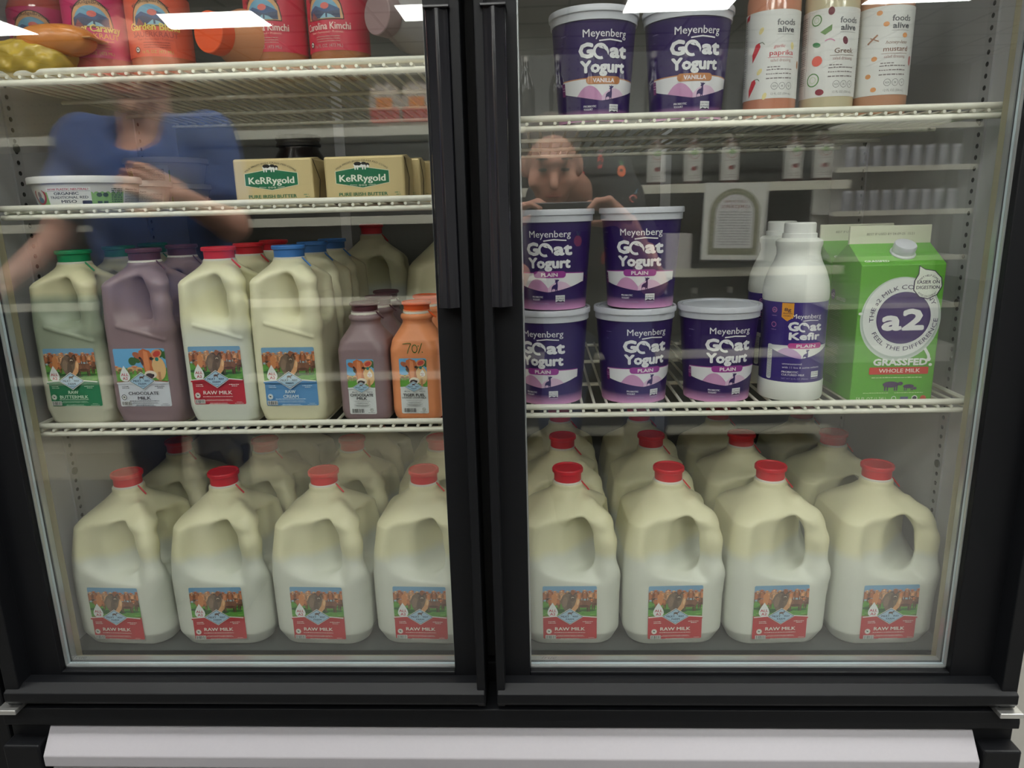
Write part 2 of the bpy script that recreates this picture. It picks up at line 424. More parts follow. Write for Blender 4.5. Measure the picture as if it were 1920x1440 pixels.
MB().box(-.40, .40, -.34, .34, .06, 2.0).build('cabinet_body', M['black'], nb, smooth=False, bevel=.003); MB().box(-.38, .38, -.30, .32, 0, .06).build('plinth', M['gap'], nb, smooth=False)
# perforated pilasters
def pilaster(x, y, sgn):
    o = box('pilaster', min(x, x+sgn*.003), max(x, x+sgn*.003), y-.011, y+.011, .44, 1.88, M['strip'], ck)
    h = MB()
    z = .455
    while z < 1.87:
        h.cyl((x+sgn*.003, y, z), (x+sgn*.0035, y, z), .0033, 8); z += .0152
    hh = h.build('slot_row', M['hole'], o, smooth=False); hh.location = (-o.location.x, -o.location.y, -o.location.z)
    for z in (.70, .95, 1.205, 1.45):
        q = MB().cyl((x+sgn*.002, y, z), (x+sgn*.0052, y, z), .0062, 12).build('screw', M['screw'], o); q.location = (-o.location.x, -o.location.y, -o.location.z)
pilaster(XL, .150, 1); pilaster(XL, .50, 1); pilaster(XR, .142, -1); pilaster(XR, .50, -1)
for x in (-.42, -.08, .27):
    o = box('pilaster', x-.011, x+.011, YB-.003, YB, .44, 1.88, M['strip'], ck)
# the white plastic shelf clips at the floor corners
for x, s in ((XL, 1), (XR, -1)):
    MB().cyl((x+s*.004, .06, .50), (x+s*.004, .075, .455), .003, 8).cyl((x+s*.004, .075, .455), (x+s*.004, .05, .437), .003, 8).build('corner_clip', plain('clip_white', (215, 215, 205)), ck)
lampo = box('lamp_tube_cover', -.10, -.06, .075, .088, .5, 1.8, plain('lamp_cover', (235, 235, 230)), ck, .003)
lt = bpy.data.lights.new('cooler_lamp', 'AREA'); lt.shape = 'RECTANGLE'; lt.size = 0.05; lt.size_y = 1.1; lt.energy = INLAMP; lt.color = (1, .95, .86)
lo = bpy.data.objects.new('cooler_lamp', lt); COL.objects.link(lo); lo.location = (-.08, .10, 1.15); lo.rotation_euler = (math.radians(-90), 0, 0)
lo.parent = ck

def door(n, gx0, gx1, x0, x1, hx0, hx1, hinge_left):
    """gx: edges of the visible glass, x: edges of the door, hx: handle"""
    GB, GT, ZB, ZT = .4355, 1.66, .396, 1.71
    st = MB()
    for a, b, cc, d in ((x0, gx0, ZB, ZT), (gx1, x1, ZB, ZT)):
        st.box(a, b, -.006, .03, cc, d)
    st.box(gx0, gx1, -.006, .03, ZB, GB); st.box(gx0, gx1, -.006, .03, GT, ZT)
    d = st.build('door', M['black'], ck, smooth=False, bevel=.0015)
    # raised outer moulding, one ledge lower than the glass
    r = MB()
    r.prism([(-.005, ZB+.002), (-.036, ZB+.006), (-.040, ZB+.012), (-.040, ZB+.026), (-.024, ZB+.034), (-.005, ZB+.034)], x0+.001, x1-.001, 'x')
    r.box(x0, x0+(.022 if hinge_left else .012), -.034, -.005, ZB+.002, ZT); r.box(x1-(.012 if hinge_left else .022), x1, -.034, -.005, ZB+.002, ZT)
    r.box(x0, x1, -.038, -.005, ZT-.03, ZT)
    r.build('moulding', M['black'], d, smooth=False, bevel=.0015)
    # handle: long glossy extrusion with a cap line, down to chest height of the shelf
    w = hx1-hx0
    pr = [(hx0, -.006)] + [(hx0+w*t, -.030-.010*math.sin(PI*t)**.6-.0008*math.cos(2*PI*t*2)) for t in [i/24 for i in range(25)]] + [(hx1, -.006)]
    hd = MB().prism(pr, .981, 1.325).build('handle', M['handle'], d, ang=50)
    hc = MB().box(hx0-.0012, hx1+.0012, -.042, -.006, 1.325, 1.3285).build('handle_cap', M['handle'], d, smooth=False, bevel=.001)
    # insulated glass: panes, perforated spacer bars between them
    t = .004
    for yy in (.0006, .0146):
        pn = MB().box(gx0-.004, gx1+.004, yy, yy+t, GB-.003, GT+.003).build('glass_pane', M['pane'], d, smooth=False)
    for yy, dz, mm in ((.0048, .0, 'spacer'), (.0100, .0, 'spacer2'), (.0195, .0, 'spacer')):
        s = MB(); e = .0045
        z1, z2, a, b = GB-.002, GT+.002, gx0-.003, gx1+.003
        dd = .0045 if yy < .015 else .010
        s.box(a, a+e, yy, yy+dd, z1, z2); s.box(b-e, b, yy, yy+dd, z1, z2); s.box(a, b, yy, yy+dd, z1, z1+e); s.box(a, b, yy, yy+dd, z2-e, z2)
        s.build('spacer_bar', M[mm], d, smooth=False)
    s = MB()
    ga, gb, gz = gx0-.012, gx1+.012, GB-.012
    s.box(ga, ga+.012, .030, .046, gz, GT); s.box(gb-.012, gb, .030, .046, gz, GT); s.box(ga, gb, .030, .040, gz-.004, GB-.002)
    s.build('gasket', M['gasket'], d, smooth=False, bevel=.002)
    a = Art(); a.text('true', 0, 3.2, 5.2, (160, 165, 165), w=22, shear=.5); a.line([(-16, 9), (-3, 9)], .7, (160, 165, 165))
    for i in range(3): a.smalltext(-13, 0-i*2.2, 26, 1.0, (135, 140, 140), i)
    a.build('etched_mark', flat(gx0+.028, .0004, .450), print_mat('etch_ink', .6, .35), d)
    return d
door(1, -.734, -.134, -.804, -.0875, -.1275, -.0995, True)
door(2, -.0225, .583, -.071, .662, -.0625, -.0345, False)

# ------------------------------------------------------------------ wire shelves
def shelf(x0, x1, top, label, wires=36):
    o = empty('wire_shelf', ((x0+x1)/2, .06, top)); tag(o, label, 'shelf', 'white coated wire shelves')
    hw = (x1-x0)/2
    MB().cyl((-hw, 0, -.0042), (hw, 0, -.0042), .0042, 12).build('upper_rail', M['wire'], o)
    MB().cyl((-hw+.003, 0, -.0165), (hw-.003, 0, -.0165), .0038, 12).build('lower_rail', M['wire'], o)
    for x in (-hw+.004, hw-.004):
        MB().cyl((x, 0, -.0042), (x, .53, -.0042), .0035, 8).build('side_rail', M['wire'], o)
    for y in (.18, .36, .53):
        MB().cyl((-hw, y, -.0155), (hw, y, -.0155), .0033, 8).build('cross_bar', M['wire'], o)
    w0 = None
    for i in range(wires):
        x = -hw+.012+(2*hw-.024)*i/(wires-1)
        if w0 is None:
            w0 = MB().cyl((0, -.0045, -.0103), (0, .53, -.0103), .0022, 8).build('wire', M['wire'], o); w0.location.x = x
        else:
            c = w0.copy(); COL.objects.link(c); c.parent = o; c.location.x = x
    return o
T = dict(L1=1.295, L2=1.1215, L3=.8085, R1=1.2175, R2=.827)
S = {k: v-.0079 for k, v in T.items()}      # what things stand on
shelf(-.745, -.095, T['L1'], 'white wire shelf under the sauerkraut and kimchi jars')
shelf(-.745, -.095, T['L2'], 'white wire shelf under the butter and miso tubs')
shelf(-.752, -.095, T['L3'], 'white wire shelf under the half-gallon jugs')
shelf(-.062, .604, T['R1'], 'white wire shelf under the vanilla yogurt and dressings')
shelf(-.062, .604, T['R2'], 'white wire shelf under the plain yogurt, kefir and cartons')

# ------------------------------------------------------------------ farm label artwork
SKY, GRASS, SOIL = (128, 180, 214), (92, 158, 62), (48, 98, 50)
def cow(a, x, y, s, body, face, flip=1, legs=True):
    """small cow standing at (x, y); s = body length"""
    dk = tuple(int(c*.62) for c in body)
    if legs:
        for dx in (-.38, -.26, .2, .33): a.poly([(x+flip*dx*s-.05*s, y), (x+flip*dx*s+.05*s, y), (x+flip*dx*s+.07*s, y+.5*s), (x+flip*dx*s-.07*s, y+.5*s)], dk)
    a.ell(x, y+.62*s, .5*s, .30*s, body); a.ell(x-.1*s*flip, y+.50*s, .36*s, .18*s, dk)
    a.ell(x+flip*.36*s, y+.72*s, .2*s, .3*s, body, 20*flip)
    a.up(); head(a, x+flip*.46*s, y+.86*s, .30*s, face)
def head(a, x, y, s, c, muzz=(214, 196, 172)):
    dk = tuple(int(q*.6) for q in c)
    a.ell(x-.75*s, y+.42*s, .42*s, .2*s, c, -20); a.ell(x+.75*s, y+.42*s, .42*s, .2*s, c, 20)
    a.poly([(x-.5*s, y+.62*s), (x+.5*s, y+.62*s), (x+.38*s, y-.3*s), (x+.22*s, y-.85*s), (x-.22*s, y-.85*s), (x-.38*s, y-.3*s)], c)
    a.ell(x, y+.66*s, .4*s, .2*s, tuple(min(255, int(q*1.3)) for q in c))
    a.up(); a.ell(x, y-.72*s, .34*s, .22*s, muzz); a.ell(x, y-.82*s, .24*s, .12*s, (58, 48, 44))
    a.ell(x-.34*s, y+.2*s, .09*s, .09*s, (30, 24, 20)); a.ell(x+.34*s, y+.2*s, .09*s, .09*s, (30, 24, 20)); a.L -= 1
def tint(c, f): return tuple(max(0, min(255, int(q*f))) for q in c)
def cow_front(a, x, y, s, body, face, lean=0.0):
    """cow facing out of the picture; s = height to the poll, feet at y"""
    for dx in (-.17, .11): a.poly([(x+dx*s, y), (x+(dx+.07)*s, y), (x+(dx+.09)*s, y+.42*s), (x+(dx-.03)*s, y+.42*s)], tint(body, .7))
    a.poly([(x-.22*s, y+.34*s), (x-.10*s, y+.24*s), (x+.10*s, y+.24*s), (x+.22*s, y+.36*s), (x+.25*s, y+.62*s), (x+.18*s, y+.84*s), (x-.18*s, y+.84*s), (x-.26*s, y+.62*s)], body)
    a.up(); a.poly([(x-.08*s, y+.28*s), (x+.08*s, y+.28*s), (x+.10*s, y+.7*s), (x-.10*s, y+.7*s)], tint(body, 1.16)); a.ell(x-.18*s, y+.55*s, .05*s, .16*s, tint(body, .78)); a.ell(x+.19*s, y+.55*s, .05*s, .16*s, tint(body, .78))
    a.up(); head(a, x+lean*s, y+.84*s, .17*s, face); a.L -= 2
def cow_side(a, x, y, L, flip, body, face):
    """cow side-on, body length L centred on x, head towards flip"""
    X = lambda u: x+flip*u*L
    for u, d in ((-.42, .62), (-.31, .8), (.20, .62), (.31, .85)): a.poly([(X(u)-.028*L, y), (X(u)+.028*L, y), (X(u)+.055*L, y+.42*L), (X(u)-.055*L, y+.42*L)], tint(body, d))
    a.poly([(X(-.5), y+.42*L), (X(-.44), y+.33*L), (X(-.1), y+.26*L), (X(.28), y+.30*L), (X(.42), y+.42*L), (X(.50), y+.66*L), (X(.40), y+.76*L), (X(.1), y+.74*L), (X(-.3), y+.76*L), (X(-.48), y+.68*L)], body)
    a.up(); a.ell(X(-.28), y+.56*L, .16*L, .15*L, tint(body, 1.14)); a.ell(X(.0), y+.38*L, .30*L, .07*L, tint(body, .72)); a.ell(X(.26), y+.56*L, .12*L, .16*L, tint(body, 1.08))
    a.up(); head(a, X(.46), y+.74*L, .14*L, face); a.L -= 2
def herd(a, W_, y0, y1):
    """the row of brown cows on grass; picture box from y0 to y1"""
    H = y1-y0; k = W_/83; Y = lambda v: y0+v*H
    a.clipbox = (0, y0, W_, y1)
    a.rrect(0, y0-6, W_, y1, 2.2, (120, 166, 200)); a.rect(0, Y(.5), W_, Y(.72), (160, 192, 208)); a.up(); a.rect(0, y0, W_, Y(.50), (96, 160, 66))
    for i in range(60):
        r = random.Random(i); a.L += 0; a.ell(r.uniform(0, W_), Y(r.uniform(0, .47)), r.uniform(1.5, 5)*k, r.uniform(.35, .8)*k, r.choice([(74, 140, 54), (118, 184, 82), (60, 118, 50), (136, 196, 92)]))
    a.up(); a.ell(W_*.42, Y(.17), W_*.30, .07*H, (48, 98, 48)); a.ell(W_*.82, Y(.20), W_*.16, .04*H, (56, 108, 50)); a.ell(W_*.14, Y(.26), W_*.16, .05*H, (48, 98, 48))
    a.up()
    for i in range(10):
        r = random.Random(i+40); cow_front(a, (3+i*8.8)*k, Y(.46+.03*(i % 2)), .40*H, r.choice([(190, 122, 82), (160, 98, 66), (208, 150, 108)]), r.choice([(208, 144, 102), (184, 108, 72), (216, 164, 122)]), r.uniform(-.1, .1))
    a.L += 3
    cow_side(a, 17*k, Y(.26), 21*k, -1, (176, 108, 70), (70, 52, 44)); a.L += 3
    a.poly([(13*k, Y(.42)), (17*k, Y(.34)), (21*k, Y(.42)), (22.5*k, Y(.68)), (18*k, Y(.80)), (13.5*k, Y(.70))], (214, 142, 92))
    cow_side(a, 84*k, Y(.24), 24*k, -1, (120, 82, 62), (110, 76, 58)); a.L += 3; cow_side(a, 63.5*k, Y(.17), 25*k, 1, (128, 88, 68), (204, 122, 80)); a.L += 3
    cow_front(a, 30*k, Y(.42), .46*H, (200, 150, 112), (216, 164, 126), -.05); a.L += 3
    t = (124, 104, 88)
    a.poly([(27*k, Y(.54)), (30*k, Y(.34)), (36*k, Y(.14)), (42*k, Y(.08)), (47*k, Y(.16)), (51*k, Y(.42)), (52*k, Y(.70)), (47*k, Y(.84)), (39*k, Y(.82)), (31*k, Y(.72))], t)
    a.up(); a.ell(34*k, Y(.5), 4*k, 8.5*k, tint(t, 1.14), -8); a.ell(41*k, Y(.36), 4*k, 11*k, tint(t, .86)); a.ell(45*k, Y(.64), 5*k, 6*k, tint(t, .8))
    a.up(); a.poly([(45*k, Y(.02)), (48.5*k, Y(.02)), (49.5*k, Y(.2)), (54*k, Y(.30)), (57*k, Y(.52)), (55*k, Y(.66)), (52*k, Y(.60)), (49*k, Y(.40)), (44*k, Y(.26)), (42*k, Y(.14))], (218, 164, 116)); a.ell(54*k, Y(.50), 1.6*k, 5*k, (236, 194, 148), -8)
    a.up(); a.up(); head(a, 46*k, Y(.74), 6.4*k, (92, 76, 68)); a.up(); a.ell(46*k, Y(.82), 3.0*k, 4.2*k, (150, 96, 68)); a.up(); a.up(); a.clipbox = None
def closeup(a, W_, y0, y1, k, cx):
    H = y1-y0
    a.clipbox = (0, y0, W_, y1)
    a.rrect(0, y0-6, W_, y1, 2.2, (110, 176, 222)); a.up(); a.rect(0, y0, W_, y0+.42*H, (100, 162, 66))
    for i in range(16):
        r = random.Random(i+9); a.ell(r.uniform(0, W_), y0+r.uniform(0, .36)*H, r.uniform(2, 6)*k, .8*k, r.choice([(66, 128, 48), (130, 184, 84), (50, 92, 44)]))
    for i in range(7): a.ell(W_*(.35+.11*i), y0+H*(.62+.04*(i % 3)+.03*i), 5*k, 5*k, (62, 104, 54))
    a.up()
    for i, x in enumerate((.08, .30, .46)): cow(a, W_*x, y0+.24*H, 9*k, (216, 168, 112), (206, 130, 86), 1 if i % 2 else -1); 
    a.up(); a.up()
    a.ell(cx+15*k, y0+.40*H, 9*k, 14*k, (226, 184, 128)); a.rect(cx+13*k, y0, cx+16.5*k, y0+.3*H, (190, 140, 96)); a.up()
    a.ell(cx+14*k, y0+.84*H, 7.5*k, 5.2*k, (214, 150, 110), 25); a.ell(cx+14.5*k, y0+.84*H, 5.2*k, 3.4*k, (196, 70, 58), 25)
    a.ell(cx-11*k, y0+.80*H, 6*k, 3.6*k, (176, 100, 66), -25); a.ell(cx+14*k, y0+.68*H, 2.4*k, 2.4*k, (30, 130, 122))
    a.up()
    a.poly([(cx-8*k, y0+.93*H), (cx-2*k, y0+1.0*H), (cx+6*k, y0+.93*H), (cx+9*k, y0+.75*H), (cx+6.5*k, y0+.5*H), (cx+9*k, y0+.22*H), (cx+4*k, y0+.08*H), (cx-2*k, y0+.16*H), (cx-4*k, y0+.42*H), (cx-9*k, y0+.7*H)], (196, 108, 62))
    a.up(); a.poly([(cx-2*k, y0+.95*H), (cx+3*k, y0+.9*H), (cx+4*k, y0+.5*H), (cx+3*k, y0+.3*H), (cx-2*k, y0+.3*H), (cx-3*k, y0+.6*H)], (224, 140, 90))
    a.ell(cx-5.5*k, y0+.62*H, 1.8*k, 5*k, (92, 56, 44), 12); a.ell(cx+7*k, y0+.70*H, 2.2*k, 2*k, (40, 26, 22)); a.ell(cx-7.5*k, y0+.72*H, 1.4*k, 1.6*k, (40, 26, 22))
    a.up(); a.ell(cx+3.5*k, y0+.22*H, 8*k, .12*H, (232, 222, 206)); a.up(); a.ell(cx+2.2*k, y0+.18*H, 5.4*k, .085*H, (70, 56, 56)); a.ell(cx+7*k, y0+.2*H, 1.3*k, 1.5*k, (30, 24, 24))
    a.up(); a.clipbox = None
def drop(a, x, y, s):
    pts = [(x+s*.95*math.sin(t)*(math.sin(t/2)**1.4), y+s*math.cos(t)) for t in (2*PI*i/26 for i in range(26))]
    a.poly(pts, (232, 236, 234)); a.up()
    a.text('ALL', x, y-.30*s, .34*s, (190, 28, 60), w=.98*s, bold=.03); a.text('A2', x, y-.78*s, .36*s, (190, 28, 60), w=.66*s, bold=.03); a.L -= 1
def diamond(a, cx, cy, w, h):
    a.poly([(cx-w*1.05, cy), (cx, cy-h*1.08), (cx+w*1.05, cy), (cx, cy+h*1.08)], (238, 240, 236)); a.up()
    a.poly([(cx-w, cy), (cx, cy-h), (cx+w, cy), (cx, cy+h)], (44, 66, 92)); a.up()
    a.poly([(cx-w*.94, cy), (cx, cy-h*.93), (cx+w*.94, cy), (cx, cy+h*.93)], (168, 200, 222)); a.up()
    navy = (24, 34, 60)
    a.text('MiLKY', cx-w*.38, cy-h*.10, h*.26, navy, w=w*.62, bold=.02); a.text('WAY', cx+w*.42, cy-h*.10, h*.26, navy, w=w*.44, bold=.02)
    a.text('FARM', cx, cy-h*.46, h*.25, navy, w=w*.6, bold=.02); a.smalltext(cx-w*.2, cy-h*.66, w*.4, h*.07, (90, 110, 140))
    b = (96, 70, 54)
    a.ell(cx, cy+h*.46, w*.17, h*.12, b); a.ell(cx+w*.2, cy+h*.58, w*.07, h*.08, b); a.poly([(cx-w*.14, cy+h*.42), (cx-w*.18, cy+h*.2), (cx-w*.13, cy+h*.2), (cx-w*.08, cy+h*.42)], b)
    a.poly([(cx+w*.14, cy+h*.46), (cx+w*.16, cy+h*.2), (cx+w*.11, cy+h*.2), (cx+w*.08, cy+h*.42)], b)
def seal(a, x, y, r, rim):
    a.ring(x, y, r, r*.2, rim); a.ell(x, y, r*.74, r*.74, (226, 228, 222)) ; a.up(); a.ell(x+r*.05, y, r*.34, r*.22, (52, 60, 56), 20); a.ell(x-r*.25, y+r*.2, r*.18, r*.18, (52, 60, 56)); a.L -= 1
def barcode(a, x, y, w, h, pad=True):
    if pad: a.rect(x-.6, y-.6, x+w+.6, y+h+.6, (226, 226, 222)); a.up()
    r = random.Random(3); u = x
    while u < x+w: b = r.choice([.35, .5, .8]); a.rect(u, y, min(u+b, x+w), y+h, (46, 44, 46)); u += b+r.choice([.35, .5, .7])
    if pad: a.L -= 1
def farm_label(lines, base, ink, dark=False, close=False):
    a = Art(); Wd, H, P = 83, 88, 38
    a.rrect(0, 0, Wd, P+6, 2.2, base); a.up()
    if close: closeup(a, Wd, P, H, 1.25, 52)
    else: herd(a, Wd, P, H)
    a.up()
    c = lambda u: P+2.4-2.6*abs(u/41.5-1)**1.5
    line_c = (150, 96, 66) if close else (232, 236, 228)
    a.band(lambda u: c(u)+.6, lambda u: P-3, 0, Wd, 12, base); a.up(); a.band(lambda u: c(u)+1.0, lambda u: c(u)-.5, 0, Wd, 12, line_c); a.up()
    a.L += 2; drop(a, 15, P+13, 12); diamond(a, 41.5, P+1.5, 20, 12.5); a.up()
    if len(lines) == 1: a.text(lines[0], 41.5, 16.5, 5.6, ink, w=46, bold=.03)
    else:
        a.text(lines[0], 41.5, 20.0 if not close else 18.5, 5.0, ink, w=(16 if len(lines[0]) < 5 else 49), bold=.03)
        a.text(lines[1], 41.5, 12.8 if not close else 11.2, 5.0, ink, w={'BUTTERMILK': 46, 'CREAM': 24, 'MILK': 21}[lines[1]], bold=.03)
    yy = 10.8 if len(lines) == 2 else 12.6
    if close: yy = 8.6
    a.smalltext(17, yy, 48, 1.05, ink, 1); a.smalltext(22, 8.0 if not close else 6.3, 40, .6, ink, 2); a.smalltext(20, 6.4 if not close else 5, 44, .6, ink, 3)
    a.smalltext(27, 2.6, 28, .9, ink, 4); a.smalltext(25, 1.0, 33, .8, ink, 5)
    a.smalltext(8, 31, 11, 1.0, ink, 6); a.smalltext(8, 28.6, 12, 1.0, ink, 7); a.smalltext(61, 31, 16, 1.1, ink, 8); a.smalltext(65, 28.6, 9, 1.0, ink, 9)
    a.smalltext(70, 4.2, 9, .8, ink, 10); a.smalltext(67, 2.2, 14, .7, ink, 11)
    seal(a, 9, 15, 4.2, ink); barcode(a, 4, 3, 15, 5)
    return a
def pint_label(lines, w2=None):
    a = Art(); Wd, H, P = 40, 82, 40; base = (222, 226, 226); ink = (52, 50, 52)
    a.rrect(0, 0, Wd, P+4, 2.2, base); a.up(); closeup(a, Wd, P, H, .95, 18); a.up()
    c = lambda u: P+1.2-1.6*abs(u/20-1)**1.5
    a.band(lambda u: c(u)+.4, lambda u: P-2, 0, Wd, 8, base); a.up(); a.L += 2
    drop(a, 34, P+21, 5.4); diamond(a, 20, P+.5, 12.5, 7.8); a.up()
    if lines[1] == 'MILK': a.text(lines[0], 20, 27.5, 4, ink, w=34, bold=.035); a.text(lines[1], 20, 22.5, 3.9, ink, w=15, bold=.035)
    else: a.text(lines[0], 20, 26.5, 4, ink, w=32, bold=.035); a.text(lines[1], 20, 23.2, 2.4, ink, w=36, bold=.03)
    a.smalltext(6, 33.5, 8, .9, ink, 1); a.smalltext(28, 33.5, 9, .9, ink, 2)
    for i, y in enumerate((20, 17.5, 16.4, 14.4, 13.4, 12.4, 11.4)): a.smalltext(8+(i % 3)*2, y, 24-(i % 3)*4, .6, (110, 110, 110), i)
    barcode(a, 4, 2.6, 18, 6, False); seal(a, 33.5, 7, 2.5, (90, 90, 88)); a.smalltext(28, 2.6, 10, .7, ink, 9)
    return a
ART = {
    'raw': farm_label(['RAW MILK'], (190, 38, 50), (238, 230, 222)),
    'butter': farm_label(['RAW', 'BUTTERMILK'], (46, 132, 92), (206, 228, 204)),
    'cream': farm_label(['RAW', 'CREAM'], (96, 152, 204), (214, 230, 236)),
    'choc': farm_label(['CHOCOLATE', 'MILK'], (216, 220, 228), (52, 44, 50), close=True),
    'pchoc': pint_label(['CHOCOLATE', 'MILK']), 'ptiger': pint_label(['TIGER FUEL', 'ORANGE CREAM MILK']),
}

# ------------------------------------------------------------------ milk jugs
def profile(pts):
    z = [p[0] for p in pts]; v = [p[1] for p in pts]
    return lambda Z: np.interp(Z, z, v)
def jug_fn(hwp, rcp, top, rec, slot, ridge=None, grip=None, shear=0.0):
    hw, rc = profile(hwp), profile(rcp)
    def fn(X, Y, Z):
        h = hw(Z); d = rbox(X, Y, h, np.minimum(rc(Z), h))*.85
        q = 1/math.sqrt(2); Tt = (X-Y)*q; Ss = (X+Y)*q
        for c, r in rec:                                   # the pressed-in panels beside the grip
            d = smax(d, -ellips(X, Y, Z+shear*(X-c[0]), c, r, 3.4), .006)
            d = smax(d, -ellips(X, Y, Z-shear*(Y+c[0]), (-c[1], -c[0], c[2]), (r[1], r[0], r[2]), 3.4), .006)
        gc, gr = slot
        d = smax(d, -ellips(Tt, Ss, Z, gc, gr, 2.6), .007)
        for (t0, z0), (t1, z1), ra in grip or ():
            d = smin(d, capsule(Tt, Ss, Z, (t0, 0, z0), (t1, 0, z1), ra), .013)
        for a, b, r in ridge or ():
            d = smin(d, capsule(X, Y, Z, a, b, r), .003)
        d = np.maximum(d, Z-top); d = smax(d, -Z, .004)
        return d
    return fn
GAL = jug_fn([(-.01, .058), (0, .060), (.007, .069), (.028, .0775), (.10, .0785), (.118, .0785), (.15, .0765), (.197, .0695), (.205, .0635), (.236, .027), (.2385, .0245), (.246, .0245)],
             [(0, .03), (.03, .03), (.197, .030), (.226, .04), (.25, .04)], .2475,
             [((.014, -.100, .166), (.070, .042, .050))], ((.050, 0, .165), (.019, .09, .043)),
             grip=[((.045, .219), (.069, .203), .0115), ((.069, .203), (.080, .172), .012), ((.080, .172), (.084, .122), .013), ((.084, .122), (.08, .098), .014)], shear=.16)
HAL = jug_fn([(-.01, .040), (0, .042), (.008, .047), (.028, .0505), (.15, .0505), (.207, .0480), (.212, .0460), (.231, .0275), (.235, .0235), (.24, .0235)],
             [(0, .015), (.03, .013), (.208, .014), (.225, .027), (.25, .03)], .2385,
             [((.008, -.067, .186), (.038, .031, .038))], ((.030, 0, .188), (.0135, .07, .032)),
             ridge=[((-.026, -.0508, .150), (.042, -.0508, .130), .0016)],
             grip=[((.034, .220), (.050, .207), .0095), ((.050, .207), (.054, .18), .0095), ((.054, .18), (.056, .145), .0105)], shear=.1)
def pint_fn(X, Y, Z):
    hw = profile([(-.01, .028), (0, .030), (.006, .0345), (.016, .0365), (.108, .0365), (.12, .0345), (.133, .027), (.142, .0215), (.147, .0215), (.149, .024), (.154, .024), (.156, .020), (.17, .020)])(Z)
    rc = profile([(0, .013), (.105, .013), (.13, .024), (.15, .03)])(Z)
    return smax(np.maximum(rbox(X, Y, hw, np.minimum(rc, hw))*.8, Z-.161), -Z, .003)

MILKG = zmat('raw_milk_gallon', [(0.0, (216, 219, 208)), (.60, (216, 219, 206)), (.655, (226, 222, 184)), (1.0, (230, 225, 188))], .25)
MILKH = zmat('raw_milk_half', [(0.0, (216, 220, 208)), (.56, (220, 223, 208)), (.70, (228, 224, 184)), (1.0, (230, 226, 188))], .24, noise=.02)
CREAM = zmat('cream_half', [(0.0, (226, 222, 190)), (1.0, (232, 228, 194))], .24)
CHOC = mat('chocolate_milk', (142, 120, 124), .36, noise=.04, nscale=20)
TIGER = mat('orange_cream_milk', (234, 150, 102), .36, noise=.03, nscale=20)
BUTM = zmat('buttermilk_half', [(0.0, (204, 202, 182)), (.42, (196, 198, 176)), (.52, (156, 164, 144)), (.80, (148, 158, 138)), (.86, (220, 214, 176)), (1.0, (222, 216, 178))], .24, noise=.05)
def cap_mesh(o, m, r, z, h, tab=True, tilt=True):
    c = MB().lathe([(r*.96, 0), (r*.97, h*.68), (r*1.1, h*.74), (r*1.1, h*.93), (r*1.05, h), (r*.96, h*.98), (r*.92, h*.93), (0.0008, h*.92)], 36).build('cap', m, o); c.location = (0, 0, z)
    if tab:
        t = MB().cyl((r*.95, -r*.35, z+h*.1), (r*1.5, -r*.35, z-h*.55), .0012, 6).build('pull_tab', m, c); t.location = (0, 0, -z)
    k = MB().lathe([(r*.98, -.004), (r*1.04, -.003), (r*1.04, .001), (r*.97, .003)], 36).build('neck_ring', plain('neck_ring', (222, 220, 208), rough=.4), o); k.location = (0, 0, z)
    return c
def make_jug(name, fn, lo, hi, res, body_m, art, lab_map, capm, cr, cz, ch, tab=True):
    r = empty(name)
    sdf_mesh('body', fn, lo, hi, res, body_m, r)
    ART[art].build('paper_label', lab_map, M['ink'], r)
    cap_mesh(r, capm, cr, cz, ch, tab)
    return r
gal = make_jug('gallon_milk_jug', GAL, (-.086, -.094, -.004), (.094, .086, .252), .0024, MILKG, 'raw', flat(-.0425, -.0788, .021), M['red'], .0222, .2465, .0225, True)
ordn = ['first', 'second', 'third', 'fourth', 'fifth', 'sixth', 'seventh', 'eighth']
DZ = .4242
gal.scale = (1, 1, 1.03)
gx = [-.676, -.516, -.352, -.190, .040, .199, .358, .522]
rots = [-2.5, 1, -2, -2, 0, 2, 2.5, 2]
for row, y in enumerate((.1415, .3065, .471)):
    for i, x in enumerate(gx):
        o = gal if (row == 0 and i == 0) else dup(gal)
        jx = 0 if row == 0 else random.uniform(-.003, .003)
        if row == 1 and i < 4: jx += (.005, .005, .004, .006)[i]
        o.location = (x+jx, y, DZ); o.rotation_euler = (0, 0, math.radians(rots[i] if row == 0 else random.uniform(-1.5, 1.5)))
        side = 'half-gallon shelf' if i < 4 else 'goat yogurt shelf'
        place = ['outermost at the side wall', 'second from side wall', 'second from the mullion', 'next to the mullion'][i if i < 4 else 7-i]
        rw = ['front row', 'middle row', 'back row'][row]
        tag(o, f"gallon raw milk jug, {rw} under the {side}, {place}", 'milk jug', 'gallon jugs of raw milk on the cooler floor')

